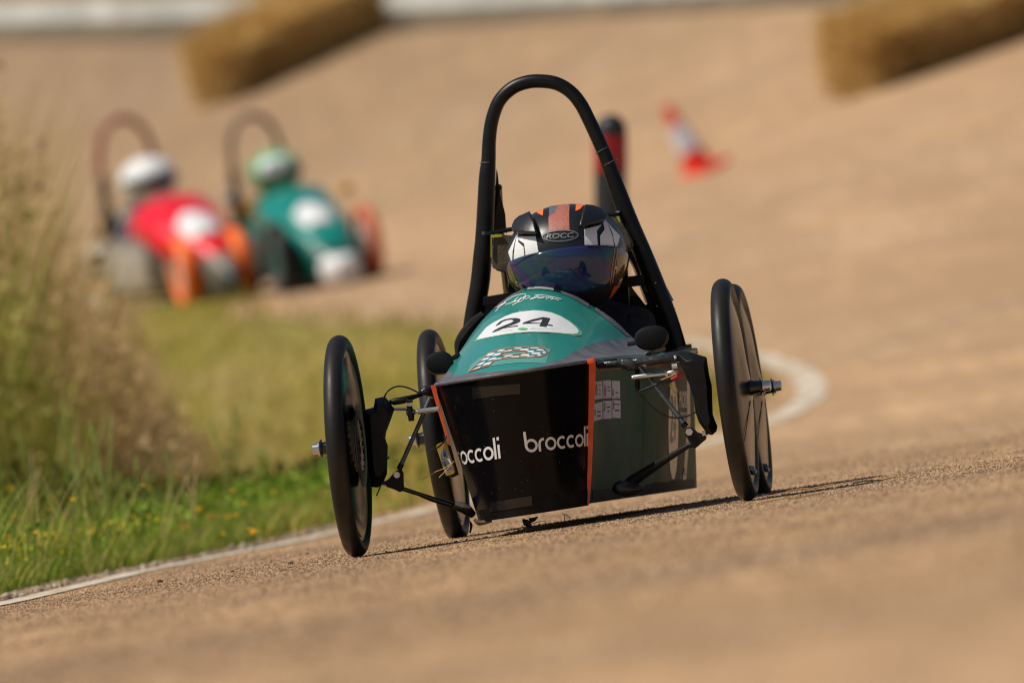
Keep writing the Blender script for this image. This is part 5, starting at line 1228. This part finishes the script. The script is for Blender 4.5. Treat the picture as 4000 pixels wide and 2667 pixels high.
# ------------------------------------------------------------------ gravel, grit and straw on the track
def pebbles(name, x, y, r, m, sink=.35):
    n = len(x); O6 = np.array([(1, 0, 0), (-1, 0, 0), (0, 1, 0), (0, -1, 0), (0, 0, 1), (0, 0, -1)], float)
    FF = np.array([(0, 2, 4), (2, 1, 4), (1, 3, 4), (3, 0, 4), (2, 0, 5), (1, 2, 5), (3, 1, 5), (0, 3, 5)])
    V = O6[None]*r[:, None, None]*rng.uniform(.6, 1.3, (n, 6, 1)); V[:, :, 2] *= .7; a = rng.uniform(0, 6.28, n); c, s = np.cos(a)[:, None], np.sin(a)[:, None]
    X = V[:, :, 0]*c-V[:, :, 1]*s+x[:, None]; Y = V[:, :, 0]*s+V[:, :, 1]*c+y[:, None]; Z = V[:, :, 2]+(H(x, y)+r*sink)[:, None]
    return np_mesh(name, np.stack([X, Y, Z], -1).reshape(-1, 3), (FF[None]+6*np.arange(n)[:, None, None]).reshape(-1, 3), m, smooth=False)
MG['grit'] = island_mat('grit_stones', [(0, (.10, .06, .04)), (.2, (.42, .26, .13)), (.7, (.66, .41, .215)), (.95, (.66, .46, .27)), (1, (.80, .70, .55))], .8, 0, True)
MG['gravel'] = island_mat('gravel_stones', [(0, (.05, .05, .055)), (.3, (.22, .15, .10)), (.7, (.36, .26, .17)), (.92, (.45, .36, .26)), (1, (.65, .60, .52))], .8, 0)
n = 150000; y = 9+37*rng.beta(2.3, 2.0, n); x = rng.uniform(-1, 1, n)*(y*.0376+.3); k = (x > edge(y)+.055) | ((x > edge(y)-.30) & (rng.uniform(0, 1, n) < np.where(np.sin(y*5.1)+np.sin(y*13.7) > .1, .75, .3))); x, y = x[k], y[k]
stuff(pebbles('road_grit', x, y, (rng.gamma(4, .00029, len(x))+.0006)*np.where(y < 24, 1.25, 1), MG['grit']), 'coarse sandy grit embedded in the track surface', 'grit')
n = 8000; y = rng.uniform(28.6, 40, n); x = edge(y)-(.085+rng.beta(1.1, 1.9, n)*.30)
stuff(pebbles('edge_gravel', x, y, rng.gamma(3, .0012, n)+.001, MG['gravel']), 'mixed gravel stones between the painted line and the grass', 'gravel')
def straw(px, py, ln, ang, lab):
    g = hit(px, py); d = Vector((math.cos(ang), math.sin(ang), 0)); pts = [g+d*(t-.5)*ln+Vector((0, 0, .004+.003*math.sin(t*9))) for t in (0, .3, .6, 1)]
    for p in pts: p.z += float(H(p.x, p.y))-g.z
    return tag(tube('straw_stalk', pts, .0016, M['straw']), lab, 'straw', 'straw stalks on the track')
straw(1185, 1240, .06, .1, 'pale straw lying in the shadow under the nose')
straw(2010, 1106, .10, .1, 'pale straw at the tip of the long thin shadow, far right')
straw(1860, 1124, .12, .5, 'straw on the track right of the wheels'); straw(1820, 1146, .14, .2, 'short straw in the shadow right of the rear wheels')
straw(520, 1268, .05, .3, 'short straw beside the painted line'); straw(1330, 1228, .05, .0, 'short straw below the floor of the sharp race car')
def stone(px, py, r, lab):
    g = hit(px, py); bm = bmesh.new(); bmesh.ops.create_icosphere(bm, subdivisions=2, radius=r, matrix=Matrix.Translation(g+Vector((0, 0, r*.4))) @ Matrix.Diagonal((1.2, 1, .7, 1)))
    for v in bm.verts: v.co += Vector([random.uniform(-.12, .12)*r for _ in range(3)])
    return tag(from_bm('stone', bm, mat('dark_stone', (.05, .04, .035), .8)), lab, 'stone', 'loose dark stones on the track')
for px, py, r, lab in ((516, 1271, .005, 'dark stone right of the painted line'), (667, 1295, .005, 'dark stone nearest the left front wheel'), (705, 1273, .004, 'dark stone higher up beside the painted line'), (535, 1313, .004, 'small dark stone below the painted line'), (368, 1337, .006, 'brown lump on the track left of the others')):
    stone(px, py, r, lab)
